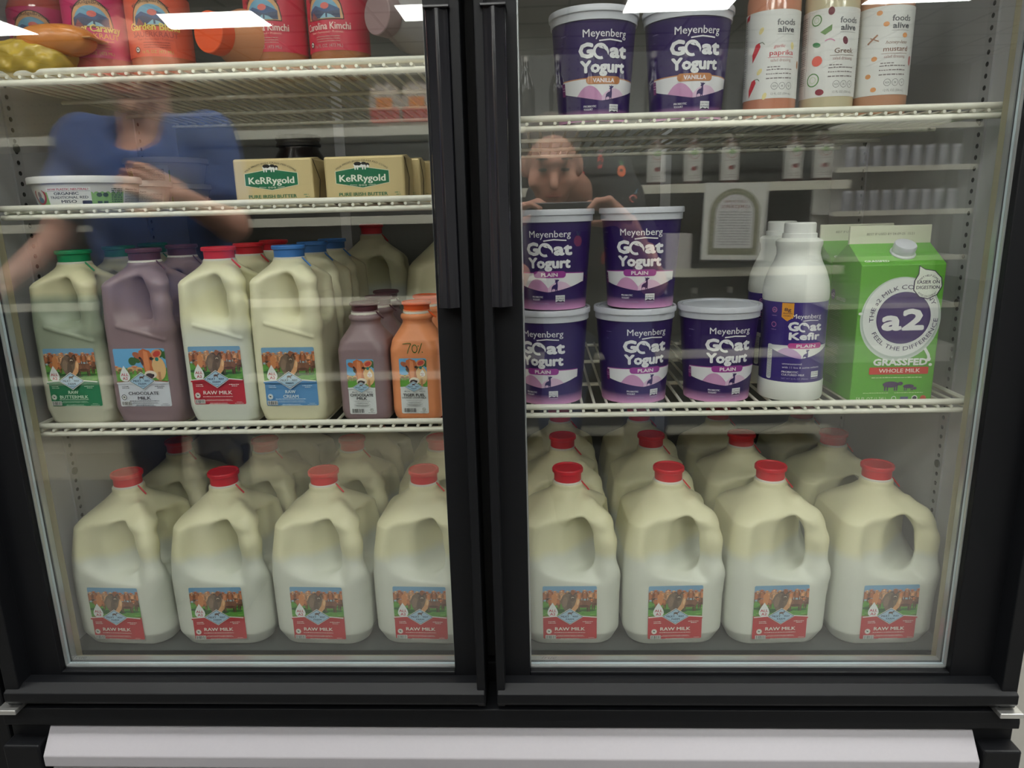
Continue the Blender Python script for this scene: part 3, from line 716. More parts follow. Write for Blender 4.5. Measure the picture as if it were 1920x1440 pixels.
# half gallons on the third left-hand shelf
Z3 = S['L3']
def half(bm_, art, capm, zlab=.037, xlab=-.0405):
    return make_jug('half_gallon_jug', HAL, (-.056, -.066, -.004), (.066, .056, .243), .0019, bm_, art, flat(xlab, -.0507, zlab), capm, .0222, .2375, .0195, True)
kinds = [('buttermilk', BUTM, 'butter', 'green', -.684, (.112, .229, .335), 'green-capped half-gallon jug of raw buttermilk', .0330, -.0375),
         ('chocolate', CHOC, 'choc', 'plum', -.578, (.112, .226), 'maroon-capped half-gallon jug of chocolate milk', .0310, -.0400),
         ('raw', MILKH, 'raw', 'red', -.4665, (.112, .224, .335), 'red-capped half-gallon jug of raw milk', .0325, -.0410),
         ('cream', CREAM, 'cream', 'blue', -.3630, (.112, .224, .336), 'blue-capped half-gallon jug of raw cream', .0290, -.0375)]
hal0 = None
for nm, bm_, art, cp, x, ys, lab, zl, xl in kinds:
    p = half(bm_, art, M[cp], zl, xl)
    lb = [c for c in p.children if c.name.startswith('paper_label')][0]; lb.scale = (.93, 1, .98); lb.location = (-.0008, 0, .001)
    for i, y in enumerate(ys):
        o = p if i == 0 else dup(p)
        o.location = (x, y, Z3); o.rotation_euler[2] = math.radians((-1.5 if i == 0 else random.uniform(-1.2, 1.2)))
        tag(o, lab+[', front of its file', ', second in its file', ', last of its file'][i], 'milk jug', 'half-gallon jugs on the wire shelf')
# pints
def pint(bm_, art, capm):
    r = empty('milk_bottle'); sdf_mesh('body', pint_fn, (-.042, -.042, -.004), (.042, .042, .166), .0016, bm_, r)
    ART[art].build('paper_label', flat(-.022, -.0367, .013), M['ink'], r); cap_mesh(r, capm, .0195, .158, .0150, True); return r
pc = pint(CHOC, 'pchoc', M['plum']); pt = pint(TIGER, 'ptiger', M['orange'])
a = Art(); g_ = (62, 112, 52)
a.line([(-14, 8), (-6, 9), (-2, 8.5)], 1.0, g_); a.line([(-2, 8.5), (-6, 0), (-8, -6)], 1.0, g_); a.ring(3, 1, 4.2, 1.0, g_, ry=6.2); a.line([(14, 9), (8, -6)], 1.0, g_); a.ell(8.5, 5, .9, .9, g_); a.ell(14, -4, .9, .9, g_)
mk = a.build('marker_writing', flat(-.001, -.0371, .108), M['ink'], pt)
for i, y in enumerate((.105, .181, .257)):
    o = pc if i == 0 else dup(pc); o.location = (-.2565+(0, .004, 0)[i], y, Z3); o.rotation_euler[2] = math.radians(-3)
    tag(o, 'maroon-capped small bottle of chocolate milk' + [', in front', ', middle of three', ', rearmost of three'][i], 'milk bottle', 'small chocolate milk bottles')
for i, y in enumerate((.105, .181)):
    o = pt if i == 0 else dup(pt)
    if i:
        for c in list(o.children):
            if c.name.startswith('marker_writing'): bpy.data.objects.remove(c)
    o.location = (-.1800+(0, .003)[i], y, Z3); o.rotation_euler[2] = math.radians(-3)
    tag(o, ['orange-capped bottle of orange cream milk with green marker writing', 'orange-capped bottle of orange cream milk standing behind the marked one'][i], 'milk bottle', 'orange cream milk bottles')
for i, (x, y) in enumerate(((-.168, .40), (-.345, .568), (-.180, .568))):
    o = dup(gal); o.location = (x, y, Z3); o.rotation_euler[2] = 0.1
    tag(o, ['red-capped gallon milk jug standing behind the orange milk bottles', 'red-capped gallon milk jug deep behind the cream jugs', 'red-capped gallon milk jug at the back panel behind another gallon'][i], 'milk jug', 'gallon jugs at the back of the half-gallon shelf')

# ------------------------------------------------------------------ goat yogurt
PUR, LAV, PINK = (48, 28, 92), (204, 156, 196), (226, 160, 208)
GOAT = [(0, 0), (.6, 0), (.9, 4.2), (3.4, 5.4), (5.6, 4.6), (6.0, 0), (6.7, 0), (7.0, 4.0), (7.8, 4.2), (8.2, .4), (8.9, .4), (9.3, 6.5), (9.6, 10), (9.0, 14.2), (9.6, 16.0), (11.6, 17.4), (11.2, 18.6), (9.2, 18.2), (8.4, 19.8), (7.6, 18.2), (5.2, 19.0), (4.8, 18.0), (6.4, 17.0), (5.2, 15.6), (5.4, 14.6), (7.0, 14.4), (6.4, 11.8), (3.2, 10.6), (.8, 8.2), (.2, 5)]
def goat(a, x, y, s, c): a.poly([(x+px*s, y+py*s) for px, py in GOAT], c)
def brand(a, x, y, k, second, col=(236, 236, 240)):
    """brand block whose lowest baseline is at y; k = scale"""
    a.text('Meyenberg', x+1*k, y+24.5*k, 5.6*k, col, w=33*k, bold=.008); a.line([(x-4*k, y+21.6*k), (x+4*k, y+22.6*k), (x+14*k, y+21.8*k)], 1.0*k, col)
    a.text('G', x-13.5*k, y+10.5*k, 10*k, col, w=9.6*k, bold=.055); a.ring(x-2.9*k, y+14.4*k, 5.5*k, 2.0*k, col, 12, 292, ry=5.7*k); a.poly([(x-.9*k, y+18.6*k), (x+2.2*k, y+17.4*k), (x+3.6*k, y+14.2*k), (x+3.0*k, y+11.4*k), (x+1.8*k, y+14.4*k), (x-.6*k, y+16.4*k)], col); a.poly([(x-4.6*k, y+17.4*k), (x-2.2*k, y+18.2*k), (x-.4*k, y+16.0*k), (x-2.6*k, y+16.4*k)], col)
    a.text('at', x+11.6*k, y+10.5*k, 9.6*k, col, w=14*k, bold=.055)
    a.text(second, x, y, 8.2*k, col, w=(35 if second == 'Yogurt' else 34)*k, bold=.055)
def tub_art(flavour, fc):
    a = Art(); Wt = 150
    a.band(lambda u: 16, lambda u: 0.6, -Wt, Wt, 60, PUR, PINK); a.up()
    wl = lambda u: 53-1.2*abs(u/40)**1.4
    lo = lambda u: 26+13*(min(abs(u-4), 56)/56)**1.3 if u > 4 else 26+11*(min(abs(u-4), 58)/58)**1.2
    a.band(wl, lambda u: min(lo(u), wl(u)-.1), -54, 64, 44, (232, 232, 236)); a.band(lambda u: wl(u)+1.3, wl, -54, 64, 34, fc); a.up()
    a.rect(-56, 34, -50, 50, (120, 44, 112)); a.smalltext(-55.5, 44, 5, .8, (220, 200, 220)); a.smalltext(-55.5, 41, 5, .8, (220, 200, 220))
    hill = lambda cx, w, h: (lambda u: max(lo(u)+.05, lo(cx)+h*(1-((u-cx)/w)**2)))
    a.band(hill(-13, 19, 16), lambda u: lo(u), -32, 6, 24, (206, 152, 194)); a.up(); a.band(hill(22, 20, 12), lambda u: lo(u), 4, 42, 20, (224, 190, 218)); a.up()
    goat(a, 9, 25.5, .98, PUR); a.up()
    a.rrect(-17, 46, 30, 55.5, 4.5, fc); a.up(); a.text(flavour, 6.3, 48.2, 5.0, (242, 232, 236), w=(23 if flavour == 'PLAIN' else 29), bold=.04)
    brand(a, 6, 60.5, 1.70, 'Yogurt')
    a.text('PROBIOTIC', -21, 17.8, 2.6, (224, 222, 232), w=17.5, bold=.03, al='l'); a.text('YOGURT', -21, 14, 2.6, (224, 222, 232), w=12.5, bold=.03, al='l'); a.text('NET WT 32 OZ (907g)', -21, 8.8, 2.2, (168, 150, 190), w=26, al='l')
    a.rect(15, 12, 29, 21.5, (232, 234, 236)); a.up(); a.text('CERTIFIED', 22, 17.6, 2.3, (80, 78, 100), w=12.6); a.text('HUMANE', 22, 14.3, 2.4, (80, 78, 100), w=12.2, bold=.02)
    a.poly([(15.3, 12), (19, 13.8), (23, 12.6), (26, 13.8), (28.8, 12)], (50, 44, 70)); a.smalltext(15, 9.8, 14, .9, (190, 180, 205)); a.smalltext(16, 7.8, 12, .7, (170, 150, 190))
    a.smalltext(-52, 106, 9, 1, (150, 140, 180)); a.smalltext(-52, 96, 4, 1, (110, 90, 150))
    return a
tr = lambda z: .0472+(.0560-.0472)*z/.122
tubs = {}
def tub(kind):
    if kind not in tubs:
        r = empty('yogurt_tub')
        MB().lathe([(.040, .003), (.0440, 0), (.0470, .0008), (.0472, .003)]+[(tr(z), z) for z in (.03, .06, .09, .122)]+[(.0565, .124), (.0565, .127)], 56).build('tub_body', M['tub'], r)
        (tub_art('PLAIN', (160, 62, 152)) if kind == 'plain' else tub_art('VANILLA', (196, 132, 84))).build('printed_sleeve', wrap(tr, 0, 0, .0515), M['inkg'], r, step=3.0, dh=.00009)
        MB().lathe([(.0570, .1225), (.0580, .1225), (.0582, .1315), (.0604, .1320), (.0606, .1375), (.0598, .1395), (.0570, .1390), (.0560, .1370), (.0008, .1370)], 56).build('lid', M['lid'], r)
        MB().lathe([(.0540, .1368), (.0540, .1392), (.0525, .1392), (.0525, .1368)], 56).build('lid_ring', M['lid'], [c for c in r.children if c.name.startswith('lid')][0])
        tubs[kind] = r; return r
    return dup(tubs[kind])
ZR = S['R2']
def put_tub(kind, x, y, z, rz, label):
    o = tub(kind); o.location = (x, y, z); o.rotation_euler[2] = math.radians(rz); tag(o, label, 'yogurt tub', 'goat yogurt tubs'); return o
put_tub('plain', .014, .130, ZR, -20, 'purple plain goat yogurt tub on the shelf against the door mullion, another on top')
put_tub('plain', .140, .130, ZR, 5, 'purple plain goat yogurt tub on the shelf, lower of the stack beside the lone tub')
put_tub('plain', .2640, .130, ZR, -3, 'purple plain goat yogurt tub standing alone, nothing stacked on its clear lid')
put_tub('plain', .020, .130, ZR+.1395, -14, 'purple plain goat yogurt tub on top of the stack against the door mullion')
put_tub('plain', .1475, .130, ZR+.1395, -16, 'purple plain goat yogurt tub stacked on top, away from the mullion')
put_tub('vanilla', .078, .122, S['R1'], 4, 'purple vanilla goat yogurt tub nearest the door mullion')
put_tub('vanilla', .2035, .122, S['R1'], -5, 'purple vanilla goat yogurt tub next to the paprika dressing')

# ------------------------------------------------------------------ kefir
def kefir():
    r = empty('kefir_bottle')
    prof = [(.038, 0), (.044, .002), (.0455, .006), (.0455, .030), (.0445, .032), (.0445, .152), (.0455, .154), (.0455, .166), (.0440, .180), (.039, .196), (.0325, .210), (.0295, .220), (.0300, .229), (.0318, .234), (.0318, .239), (.029, .242), (.022, .244)]
    MB().lathe(prof, 48).build('bottle_body', mat('kefir_plastic', (226, 228, 222), .4), r)
    MB().lathe([(.0235, .2425), (.0235, .2500), (.0215, .2510), (.0215, .2640), (.0200, .2660), (.0008, .2660)], 40).build('cap', M['white'], r)
    a = Art(); P2 = (56, 38, 122)
    a.band(lambda u: 152, lambda u: 31, -139, 139, 60, P2); a.up()
    lo = lambda u: 68+14*min(abs(u-2)/44, 1)**1.4; wl = lambda u: 88-1.0*abs(u/40)**1.4
    a.band(wl, lambda u: min(lo(u), wl(u)-.1), -44, 52, 30, (228, 230, 232)); a.up(); hill = lambda u: max(lo(u)+.05, lo(-16)+12*(1-((u+16)/19)**2))
    a.band(hill, lo, -36, 3, 20, (190, 152, 206)); a.up(); goat(a, 5, 67, .78, P2); a.rrect(-16, 83, 34, 91.5, 4, (196, 72, 150)); a.up()
    a.text('PLAIN', 9, 85, 4.6, (240, 232, 236), w=27, bold=.04); brand(a, 7, 97, 1.28, 'Kefir')
    a.poly([(-27, 151), (-11, 151), (-11, 130), (-19, 124), (-27, 130)], (232, 160, 58)); a.up(); a.text('8g', -19, 139, 5, (48, 34, 70), w=9, bold=.03); a.text('PROTEIN', -19, 134.6, 2.2, (48, 34, 70), w=12, bold=.02); a.smalltext(-24.5, 131.5, 10, 1, (48, 34, 70))
    a.ring(-38, 140, 4, 1, (214, 130, 180)); a.ring(-38, 118, 4, 1, (214, 130, 180)); a.text('A2', -38, 138.5, 3, (230, 170, 200), w=4.4); a.smalltext(-42, 131, 8, 1, (200, 170, 210)); a.smalltext(-42, 110, 8, 1, (200, 170, 210))
    a.rrect(-46, 34, -38, 88, 3, (222, 226, 226)); a.up()
    for i in range(20): a.smalltext(-45, 80-i*2.2, 6.4, .9, (90, 90, 110), i)
    a.L -= 1
    lw = (228, 224, 236)
    a.text('unsweetened', -22, 58.5, 3.2, lw, w=26, al='l'); a.text('with 11 live & active cultures', -22, 53, 3.2, lw, w=54, al='l')
    a.text('PROBIOTIC', -22, 46, 3, lw, w=22, bold=.03, al='l'); a.text('CULTURED MILK', -22, 41.6, 3, lw, w=31, bold=.03, al='l'); a.text('NET WT 32 FL OZ (946mL)', -22, 36, 2.4, (170, 160, 200), w=37, al='l')
    a.rect(19, 39, 32, 48, (228, 230, 232)); a.up(); a.text('CERTIFIED', 25.5, 44.6, 2.1, (80, 78, 100), w=11.6); a.text('HUMANE', 25.5, 41.4, 2.2, (80, 78, 100), w=11); a.smalltext(19, 36.6, 13, 1, (190, 180, 205))
    a.build('printed_sleeve', wrap(lambda z: .0446, 0, 0, .0446), M['inkg'], r, step=2.5, dh=.00009)
    return r
k1 = kefir(); k1.scale = (1, 1, .95); k1.location = (.3705, .121, ZR); k1.rotation_euler[2] = math.radians(-6)
tag(k1, 'white goat kefir bottle with purple sleeve, in front of its twin', 'kefir bottle', 'goat kefir bottles')
k2 = dup(k1, (.3780, .221, ZR), 0); tag(k2, 'white goat kefir bottle half hidden behind the front one', 'kefir bottle', 'goat kefir bottles')

# ------------------------------------------------------------------ milk cartons
def carton():
    r = empty('milk_carton'); w, d, f, rg, t = .0570, .050, .197, .224, .249
    b = MB()
    b.add([(-w, -d, 0), (w, -d, 0), (w, d, 0), (-w, d, 0), (-w, -d, f), (w, -d, f), (w, d, f), (-w, d, f), (-w, -.0015, rg), (w, -.0015, rg), (w, .0015, rg), (-w, .0015, rg)],
          [(0, 3, 2, 1), (0, 1, 5, 4), (1, 2, 6, 5), (2, 3, 7, 6), (3, 0, 4, 7), (4, 5, 9, 8), (6, 7, 11, 10), (5, 6, 10, 9), (7, 4, 8, 11), (8, 9, 10, 11)])
    b.build('carton_body', M['carton'], r, smooth=False, bevel=.0012)
    fn_ = MB().box(-w, w, -.0022, .0022, rg-.002, t).build('top_fin', M['cartontop'], r, smooth=False, bevel=.001)
    fa = Art(); fa.text('BEST IF USED BY 04-09-25  15:21', 0, 0, 3.4, (120, 118, 100), w=66); fa.build('date_print', flat(0.0, -.0023, rg+.0115), M['ink'], fn_)
    sl = math.atan2(rg-f, d); L = math.hypot(rg-f, d)
    a = Art(); wh = (236, 240, 236); pu = (62, 42, 104)
    # glass of milk seen from above, round badge and lettering
    a.ell(2, 120, 55, 60, (200, 212, 204)); a.up(); a.ell(2, 121, 53, 58, (184, 198, 190)); a.up(); a.ell(2, 122.5, 51.5, 56, (228, 232, 230)); a.up()
    a.ell(-53, 129, 3, 2, wh); a.line([(40, 78), (46, 68), (47, 63)], 4, wh); a.ell(47, 62, 3, 3, wh); a.ell(50, 54, 2.4, 2.2, wh); a.up()
    a.ell(6, 122, 37, 37, pu); a.up(); a.ell(6, 122, 35.5, 35.5, (74, 54, 112)) ; a.up()
    a.text('a2', 6, 106, 29, (240, 240, 240), w=55, bold=.045)
    a.text('THE a2 MILK COMPANY', 0, 0, 6.2, (64, 52, 96), w=116, arc=(6, 122, 41, 106))
    a.text('FEEL THE DIFFERENCE', 0, 0, 6.2, (64, 52, 96), w=124, arc=(6, 122, -47, 283))
    a.text('GRASSFED', 8, 54, 9.6, wh, w=74, bold=.05)
    a.rrect(-34, 40.5, 48, 51, 1.5, (206, 60, 50)); a.up(); a.text('WHOLE MILK', 8, 43, 6, (244, 232, 226), w=57, bold=.01)
    a.smalltext(-30, 35, 70, 1.6, (200, 226, 170), 1)
    cw = (74, 52, 92)
    for cx, cy, s in ((-2, 16, 1.25), (23, 16, .85)):
        a.ell(cx, cy+7.5*s, 9*s, 3.6*s, cw)
        for lx in (-7, -4, 4, 6.4): a.rect(cx+lx*s, cy, cx+(lx+1.4)*s, cy+6*s, cw)
        a.ell(cx+10.5*s, cy+8.5*s if s > 1 else cy+4*s, 3*s, 2.2*s, cw)
    a.smalltext(-40, 12.4, 36, 1.3, (190, 220, 160), 2); a.smalltext(4, 12.4, 40, 1.3, (190, 220, 160), 3)
    a.text('59 FL OZ (1.74L)', -49, 2, 5, (220, 234, 200), w=42, al='l'); a.ring(4, 4.6, 3.4, .8, wh); a.rect(13, 2.5, 24, 7, (84, 84, 130)); a.ell(33, 4.8, 4.2, 4.2, (228, 232, 226)); a.up(); a.ell(33, 4.8, 3, 3, (70, 60, 84)); a.L -= 1; a.ell(45, 4.8, 4.2, 4, (214, 90, 70))
    # drop-shaped badge
    dp_ = [(20, 195.5), (28, 190.5), (42, 188), (52, 178), (54, 166), (48, 154), (36, 148), (24, 151), (15, 161), (15, 174), (20, 184)]
    a.poly(dp_, (60, 48, 82)); a.up(); a.poly([(34+(x-34)*.93, 169+(y-169)*.94) for x, y in dp_], (232, 238, 226)); a.up()
    a.text('EASIER ON', 34.5, 170, 4.8, (60, 48, 82), w=30, bold=.02); a.text('DIGESTION', 34.5, 162.5, 4.8, (60, 48, 82), w=31, bold=.02)
    a.text('MAY HELP SOME', 0, 0, 2.8, (60, 48, 82), w=26, arc=(34.5, 167, 13, 90)); a.text('AVOID DISCOMFORT', 0, 0, 2.8, (60, 48, 82), w=30, arc=(34.5, 168, -17, 270))
    a.build('front_print', flat(0, -d-.0001, 0), M['inkg'], r)
    a = Art()                                         # print on the sloping roof panel
    a.text('Pasture-raised', -50, 14, 3.4, wh, w=32, al='l'); a.text('GRASSFED', -50, 7, 5, wh, w=33, bold=.03, al='l'); a.ring(-38, 40, 12, 1.6, wh, ry=8); a.ring(-38, 40, 8.5, 3, (190, 214, 180), ry=5.6); a.ell(-38, 40, 4.2, 3, (86, 120, 76)); a.rrect(24, 36, 51, 43, 2, (206, 60, 50)); a.up(); a.text('WHOLE', 38, 37.5, 4.2, (244, 232, 226), w=20, bold=.02); a.smalltext(30, 33, 16, 1.2, wh)
    a.build('roof_print', lambda u, v, h: (u/1000, -d+v/1000*math.cos(sl)-h*math.sin(sl), f+v/1000*math.sin(sl)+h*math.cos(sl)), M['inkg'], r)
    a = Art()                                         # side panel
    a.ell(-38, 147, 8, 8, pu); a.up(); a.text('a2', -38, 143.5, 6, (230, 226, 230), w=10.5, bold=.03); a.L -= 1; a.text('GRASSFED', -26, 140, 5.4, (200, 220, 180), w=33, al='l', bold=.02)
    for i in range(40):
        if i in (6, 7, 19, 20, 27): continue
        a.smalltext(-44, 130-i*2.7, 34+(i % 4)*3, 1.0, (150, 206, 120), i)
    for i in range(4): a.smalltext(-46, 20-i*3, 30, 1.6, (60, 110, 50), i)
    a.build('side_print', lambda u, v, h: (-w-.0001-h, -u/1000, v/1000), M['inkg'], r)
    cp = MB().lathe([(.0165, -.004), (.0168, .0), (.0150, .002), (.0148, .012), (.0138, .0138), (.0008, .0138)], 32).build('screw_cap', M['lid'], r)
    cp.location = (.008, -d*.52, f+.013+.002); cp.rotation_euler = (sl, 0, 0)
    return r
c1 = carton(); c1.scale = (1, 1, .985); c1.location = (.4995, .128, ZR); c1.rotation_euler[2] = math.radians(0)
tag(c1, 'green and white grassfed whole milk carton with screw cap, in front', 'milk carton', 'green milk cartons')
c2 = dup(c1, (.4975, .233, ZR), math.radians(2)); tag(c2, 'green grassfed milk carton hidden behind the front carton', 'milk carton', 'green milk cartons')

# ------------------------------------------------------------------ dressings
def dressing(kind):
    r = empty('dressing_bottle'); body = {'paprika': (204, 138, 112), 'greek': (206, 196, 164), 'mustard': (196, 146, 118)}[kind]
    bprof = [(.030, 0), (.0335, .002), (.0345, .006), (.0345, .148), (.0335, .154), (.028, .170), (.020, .186), (.0165, .196), (.0165, .212)]
    MB().lathe(bprof, 44).build('bottle_body', mat('dressing_'+kind, body, .12, coat=.6), r)
    MB().lathe([(.0185, .206), (.0185, .224), (.0170, .226), (.0008, .226)], 32).build('cap', plain('dress_cap', (40, 40, 42), rough=.4), r)
    a = Art(); a.band(lambda u: 116, lambda u: 8, -70, 42, 30, (226, 226, 224)); a.up()
    gr = (96, 98, 104)
    a.rect(-44, 10, -43.6, 114, (120, 120, 124))
    for i in range(34):
        if i in (7, 16, 24): continue
        a.smalltext(-68, 108-i*2.5, 22, 1.0, (110, 110, 116), i)
    a.text("foods", 10, 97, 7.6, gr, w=25, bold=.02); a.text("alive", 10, 88.5, 6.8, gr, w=22, bold=.035); a.smalltext(-2, 85.6, 24, .8, (150, 150, 150))
    top, name, ink = {'paprika': ('garlic', 'paprika', (196, 44, 62)), 'greek': ('', 'Greek', (120, 92, 72)), 'mustard': ('honey-less', 'mustard', (142, 100, 82))}[kind]
    if top: a.text(top, 2 if top == 'garlic' else 6, 70, 4.2, ink, w=15 if top == 'garlic' else 28, shear=.3)
    a.text(name, 6, 61, 6.2, ink, w=26 if kind == 'greek' else 32, bold=.015); a.rect(-12, 58, 22, 58.5, ink); a.text('salad dressing', 5, 53, 3.8, (160, 110, 106), w=27)
    for i, y in enumerate((46, 42.8, 37.6, 32)): a.smalltext(-13+(i == 0)*1, y, 16 if i == 0 else 34, 1.7, (130, 120, 122), i)
    for i in range(3): a.ring(-2+i*10, 23, 4.4, .5, (100, 100, 104)); a.text(('NON', 'X', 'V')[i], -2+i*10, 21.6, 2.8, (100, 100, 104), w=(5, 4, 3.4)[i])
    a.text('12 FL OZ (354 mL)', 8, 12, 2.9, (120, 118, 118), w=28); a.up()
    if kind == 'paprika':
        R_ = (208, 46, 62)
        for x, y, s, an in ((-29, 66, 1, 0), (-33, 22, .95, -20)):
            a.poly([(x-4*s, y-12*s), (x-5*s, y-2*s), (x, y+10*s), (x+5*s, y+12*s), (x+7*s, y+7*s), (x+3*s, y-1*s)], R_); a.line([(x+5*s, y+11*s), (x+9*s, y+12*s), (x+12*s, y+9*s)], .9, (70, 90, 60))
        a.poly([(-50, 112), (-42, 116), (-43, 109), (-51, 107)], R_)
        for x, y, t in ((-22, 92, 30), (20, 72, -10), (-22, 42, 40), (-14, 11, 20)): a.ell(x, y, 2.6, 4.6, (230, 214, 150), -t)
        a.ell(34, 50, 2.5, 5, (176, 120, 70)); 
    elif kind == 'greek':
        for x, y, rr in ((-32, 103, 7), (-32, 30, 8.5)): a.ring(x, y, rr, 1.4, (86, 140, 70)); a.ring(x, y, rr*.5, .8, (190, 210, 170))
        a.poly([(-26, 88), (-12, 96), (-12, 89), (-20, 84)], (120, 156, 96)); a.ell(-30, 73, 5.5, 3, (58, 128, 78), -15); a.ell(-14, 112, 4, 5, (120, 44, 60)); a.ell(6, 76, 3.4, 5, (120, 60, 76), 20); a.ring(-14, 70, 9, 1.2, (220, 140, 180), 40, 130)
        a.ell(-28, 53, 7, 6.5, (230, 96, 80)); a.ell(-22, 14, 5.5, 4, (140, 50, 66), -10)
    else:
        for x, y in ((-18, 108), (-9, 94), (16, 80), (-20, 53), (-26, 32), (-18, 15)): a.ell(x, y, 3.6, 3, (228, 160, 104)); 
        a.line([(-30, 72), (-18, 82)], 2.2, (176, 128, 100)); a.line([(-27, 79), (-16, 74)], 1.2, (176, 128, 100)); a.ell(30, 50, 3, 6, (196, 120, 120))
    a.build('paper_label', wrap(lambda z: .0346, .017, 0, .0346), M['ink'], r, step=2.2)
    return r
for kd, x, rz, lb in (('paprika', .3185, -4, 'garlic paprika salad dressing bottle with red peppers on its label'), ('greek', .3950, 2, 'Greek salad dressing bottle with vegetables on its label'), ('mustard', .4660, -6, 'mustard salad dressing bottle farthest from the yogurt tubs')):
    o = dressing(kd); o.location = (x, .128, S['R1']); o.rotation_euler[2] = math.radians(rz); tag(o, lb, 'dressing bottle', 'salad dressing bottles')

# ------------------------------------------------------------------ butter
def butter():
    r = empty('butter_block'); w, d, h = .056, .030, .0625
    b = MB().box(-w, w, -d, d, 0, h)
    b.build('foil_wrapper', M['gold'], r, smooth=False, bevel=.003)
    MB().prism([(-.022, h-.001), (.0, h+.0022), (.022, h-.001)], w-.012, w-.001, 'x').build('foil_fold', M['gold'], r, smooth=False)
    a = Art(); G = (16, 108, 72)
    cx = 0
    a.poly([(-38, 15), (-38, 38), (0, 46), (38, 38), (38, 15), (0, 6)], (222, 226, 196)); a.up(); a.poly([(-37, 15.8), (-37, 37.2), (0, 45), (37, 37.2), (37, 15.8), (0, 7)], G); a.up()
    a.text('KeRRygold', 0, 18.5, 13, (238, 240, 226), w=64, bold=.022); a.line([(-18, 12.5), (-8, 11.5)], .8, (230, 230, 210)); a.line([(8, 11.5), (18, 12.5)], .8, (230, 230, 210))
    for x in (-4, 0, 4): a.ring(x, 11.4, 1.6, .6, (230, 230, 210))
    k_ = (28, 26, 26); wt = (240, 240, 236)
    a.ell(-2, 49, 9.5, 5, wt); a.ell(-5.5, 50.8, 5.2, 3.6, k_); a.ell(3, 51.4, 3.6, 2.8, k_); a.ell(8, 48.6, 3, 3.6, k_); a.ell(8.6, 46, 1.7, 2.6, wt)
    for x in (-10, -6.6, .6, 4): a.poly([(x, 40), (x+1.5, 40), (x+2.2, 48), (x-.6, 48)], wt)
    a.text('MILK FROM IRISH GRASS-FED COWS', 0, 0, 3.2, (70, 72, 60), w=78, arc=(0, 8.5, 47, 90))
    a.text('PURE IRISH BUTTER', 0, -8.2, 6.4, G, w=68, bold=.02); a.text('SALTED', 0, -17, 5, G, w=20); a.smalltext(44, -4, 7, 2.2, (120, 150, 110)); a.smalltext(46, -8, 6, 2.2, (120, 150, 110))
    a.build('wrapper_print', lambda u, v, hh: (u/1000-.003, -d-.0001-hh, .0155+v/1000*.72), M['ink'], r)
    l = MB().cyl((w+.0004, -.027, .060), (w+.0004, 0, .034), .0006, 5).cyl((w+.0004, 0, .034), (w+.0004, -.012, .002), .0006, 5).build('fold_line', M['fold'], r)
    return r
bt = butter(); n = 0
for j, (x, ys) in enumerate(((-.366, (.118,)), (-.2385, (.118, .183, .248, .313)))):
    for i, y in enumerate(ys):
        o = bt if n == 0 else dup(bt); n += 1
        o.location = (x+i*.010*(j == 1), y, S['L2']); o.rotation_euler[2] = math.radians((-1, 1, 1, 0)[i] if j else -1)
        tag(o, 'gold foil butter block with green badge, ' + ('standing alone beside the miso side' if j == 0 else ['front one of the file of four', 'second in the file of four', 'third in the file of four', 'last in the file of four'][i]), 'butter', 'gold foil butter blocks')
dj = empty('dark_jar', (-.395, .30, S['L2']))
MB().lathe([(.038, 0), (.041, .004), (.041, .075), (.032, .09), (.032, .094)], 32).build('jar_body', plain('dark_glass', (38, 34, 34), rough=.2), dj)
MB().lathe([(.033, .094), (.036, .095), (.036, .099), (.034, .100), (.034, .104), (.036, .105), (.036, .112), (.0008, .113)], 36).build('jar_lid', plain('lid_black', (30, 28, 30), rough=.35), dj)
tag(dj, 'dark jar with a ribbed black lid behind the gold butter', 'jar')

# ------------------------------------------------------------------ miso tubs
def miso():
    r = empty('miso_tub'); rr = lambda z: .062+.008*z/.05
    MB().lathe([(.058, 0), (.061, .001), (.062, .004), (.070, .045), (.070, .050)], 56).build('tub_body', plain('miso_tub_white', (214, 212, 206), rough=.35), r)
    MB().lathe([(.0705, .043), (.0735, .0435), (.0738, .0525), (.0725, .0545), (.0700, .0535), (.0008, .0535)], 56).build('lid', plain('miso_lid', (226, 224, 220), rough=.35), r)
    a = Art(); gr = (140, 186, 96)
    a.band(lambda u: 38, lambda u: 4, -52, 150, 60, gr); a.up()
    a.ell(-40, 24, 13, 14.5, (176, 60, 48)); a.up(); a.ell(-40, 24, 9.5, 11, (224, 216, 200)); a.up(); a.ell(-40, 25, 4, 5.5, (150, 130, 120)); a.ell(-40, 17, 6, 5, (90, 120, 130))
    a.rect(-24, 4, 34, 37, (232, 232, 226)); a.up(); a.text('NOW PLASTIC NEUTRAL!', 5, 31.8, 3.2, (196, 54, 70), w=52, bold=.03); a.rect(-23, 30.2, 33, 30.6, (60, 60, 60))
    k_ = (34, 32, 32); a.text('ORGANIC', 3, 24.4, 4.6, k_, w=32, bold=.03); a.text('TRADITIONAL RED', 5, 18.4, 4.2, k_, w=50, bold=.02); a.text('MISO', 5, 11.6, 4.8, k_, w=20, bold=.03); a.text('Net Wt. 8 oz (227 g)', 0, 6, 2.6, k_, w=34); a.rrect(22, 8, 34, 15, 1.5, k_)
    for i, x in enumerate((44, 52)): a.ell(x, 24, 3.6, 3.6, (60, 84, 50)); a.rect(x-3, 9, x+3, 14, (60, 84, 50))
    for i in range(8): a.smalltext(60, 33-i*3.4, 16, 1.8, (40, 72, 40), i)
    a.rect(78, 5, 148, 37, (226, 226, 222)); a.up(); a.text('Nutrition Facts', 96, 32, 3.2, k_, w=28, bold=.03)
    for i in range(9): a.smalltext(81, 28.5-i*2.7, 60, 1.3, (90, 90, 92), i)
    a.build('paper_label', wrap(rr, 0, 0, .066), M['ink'], r, step=3)
    return r
ms = miso(); zz = S['L2']
ms.scale = (1, 1, .84)
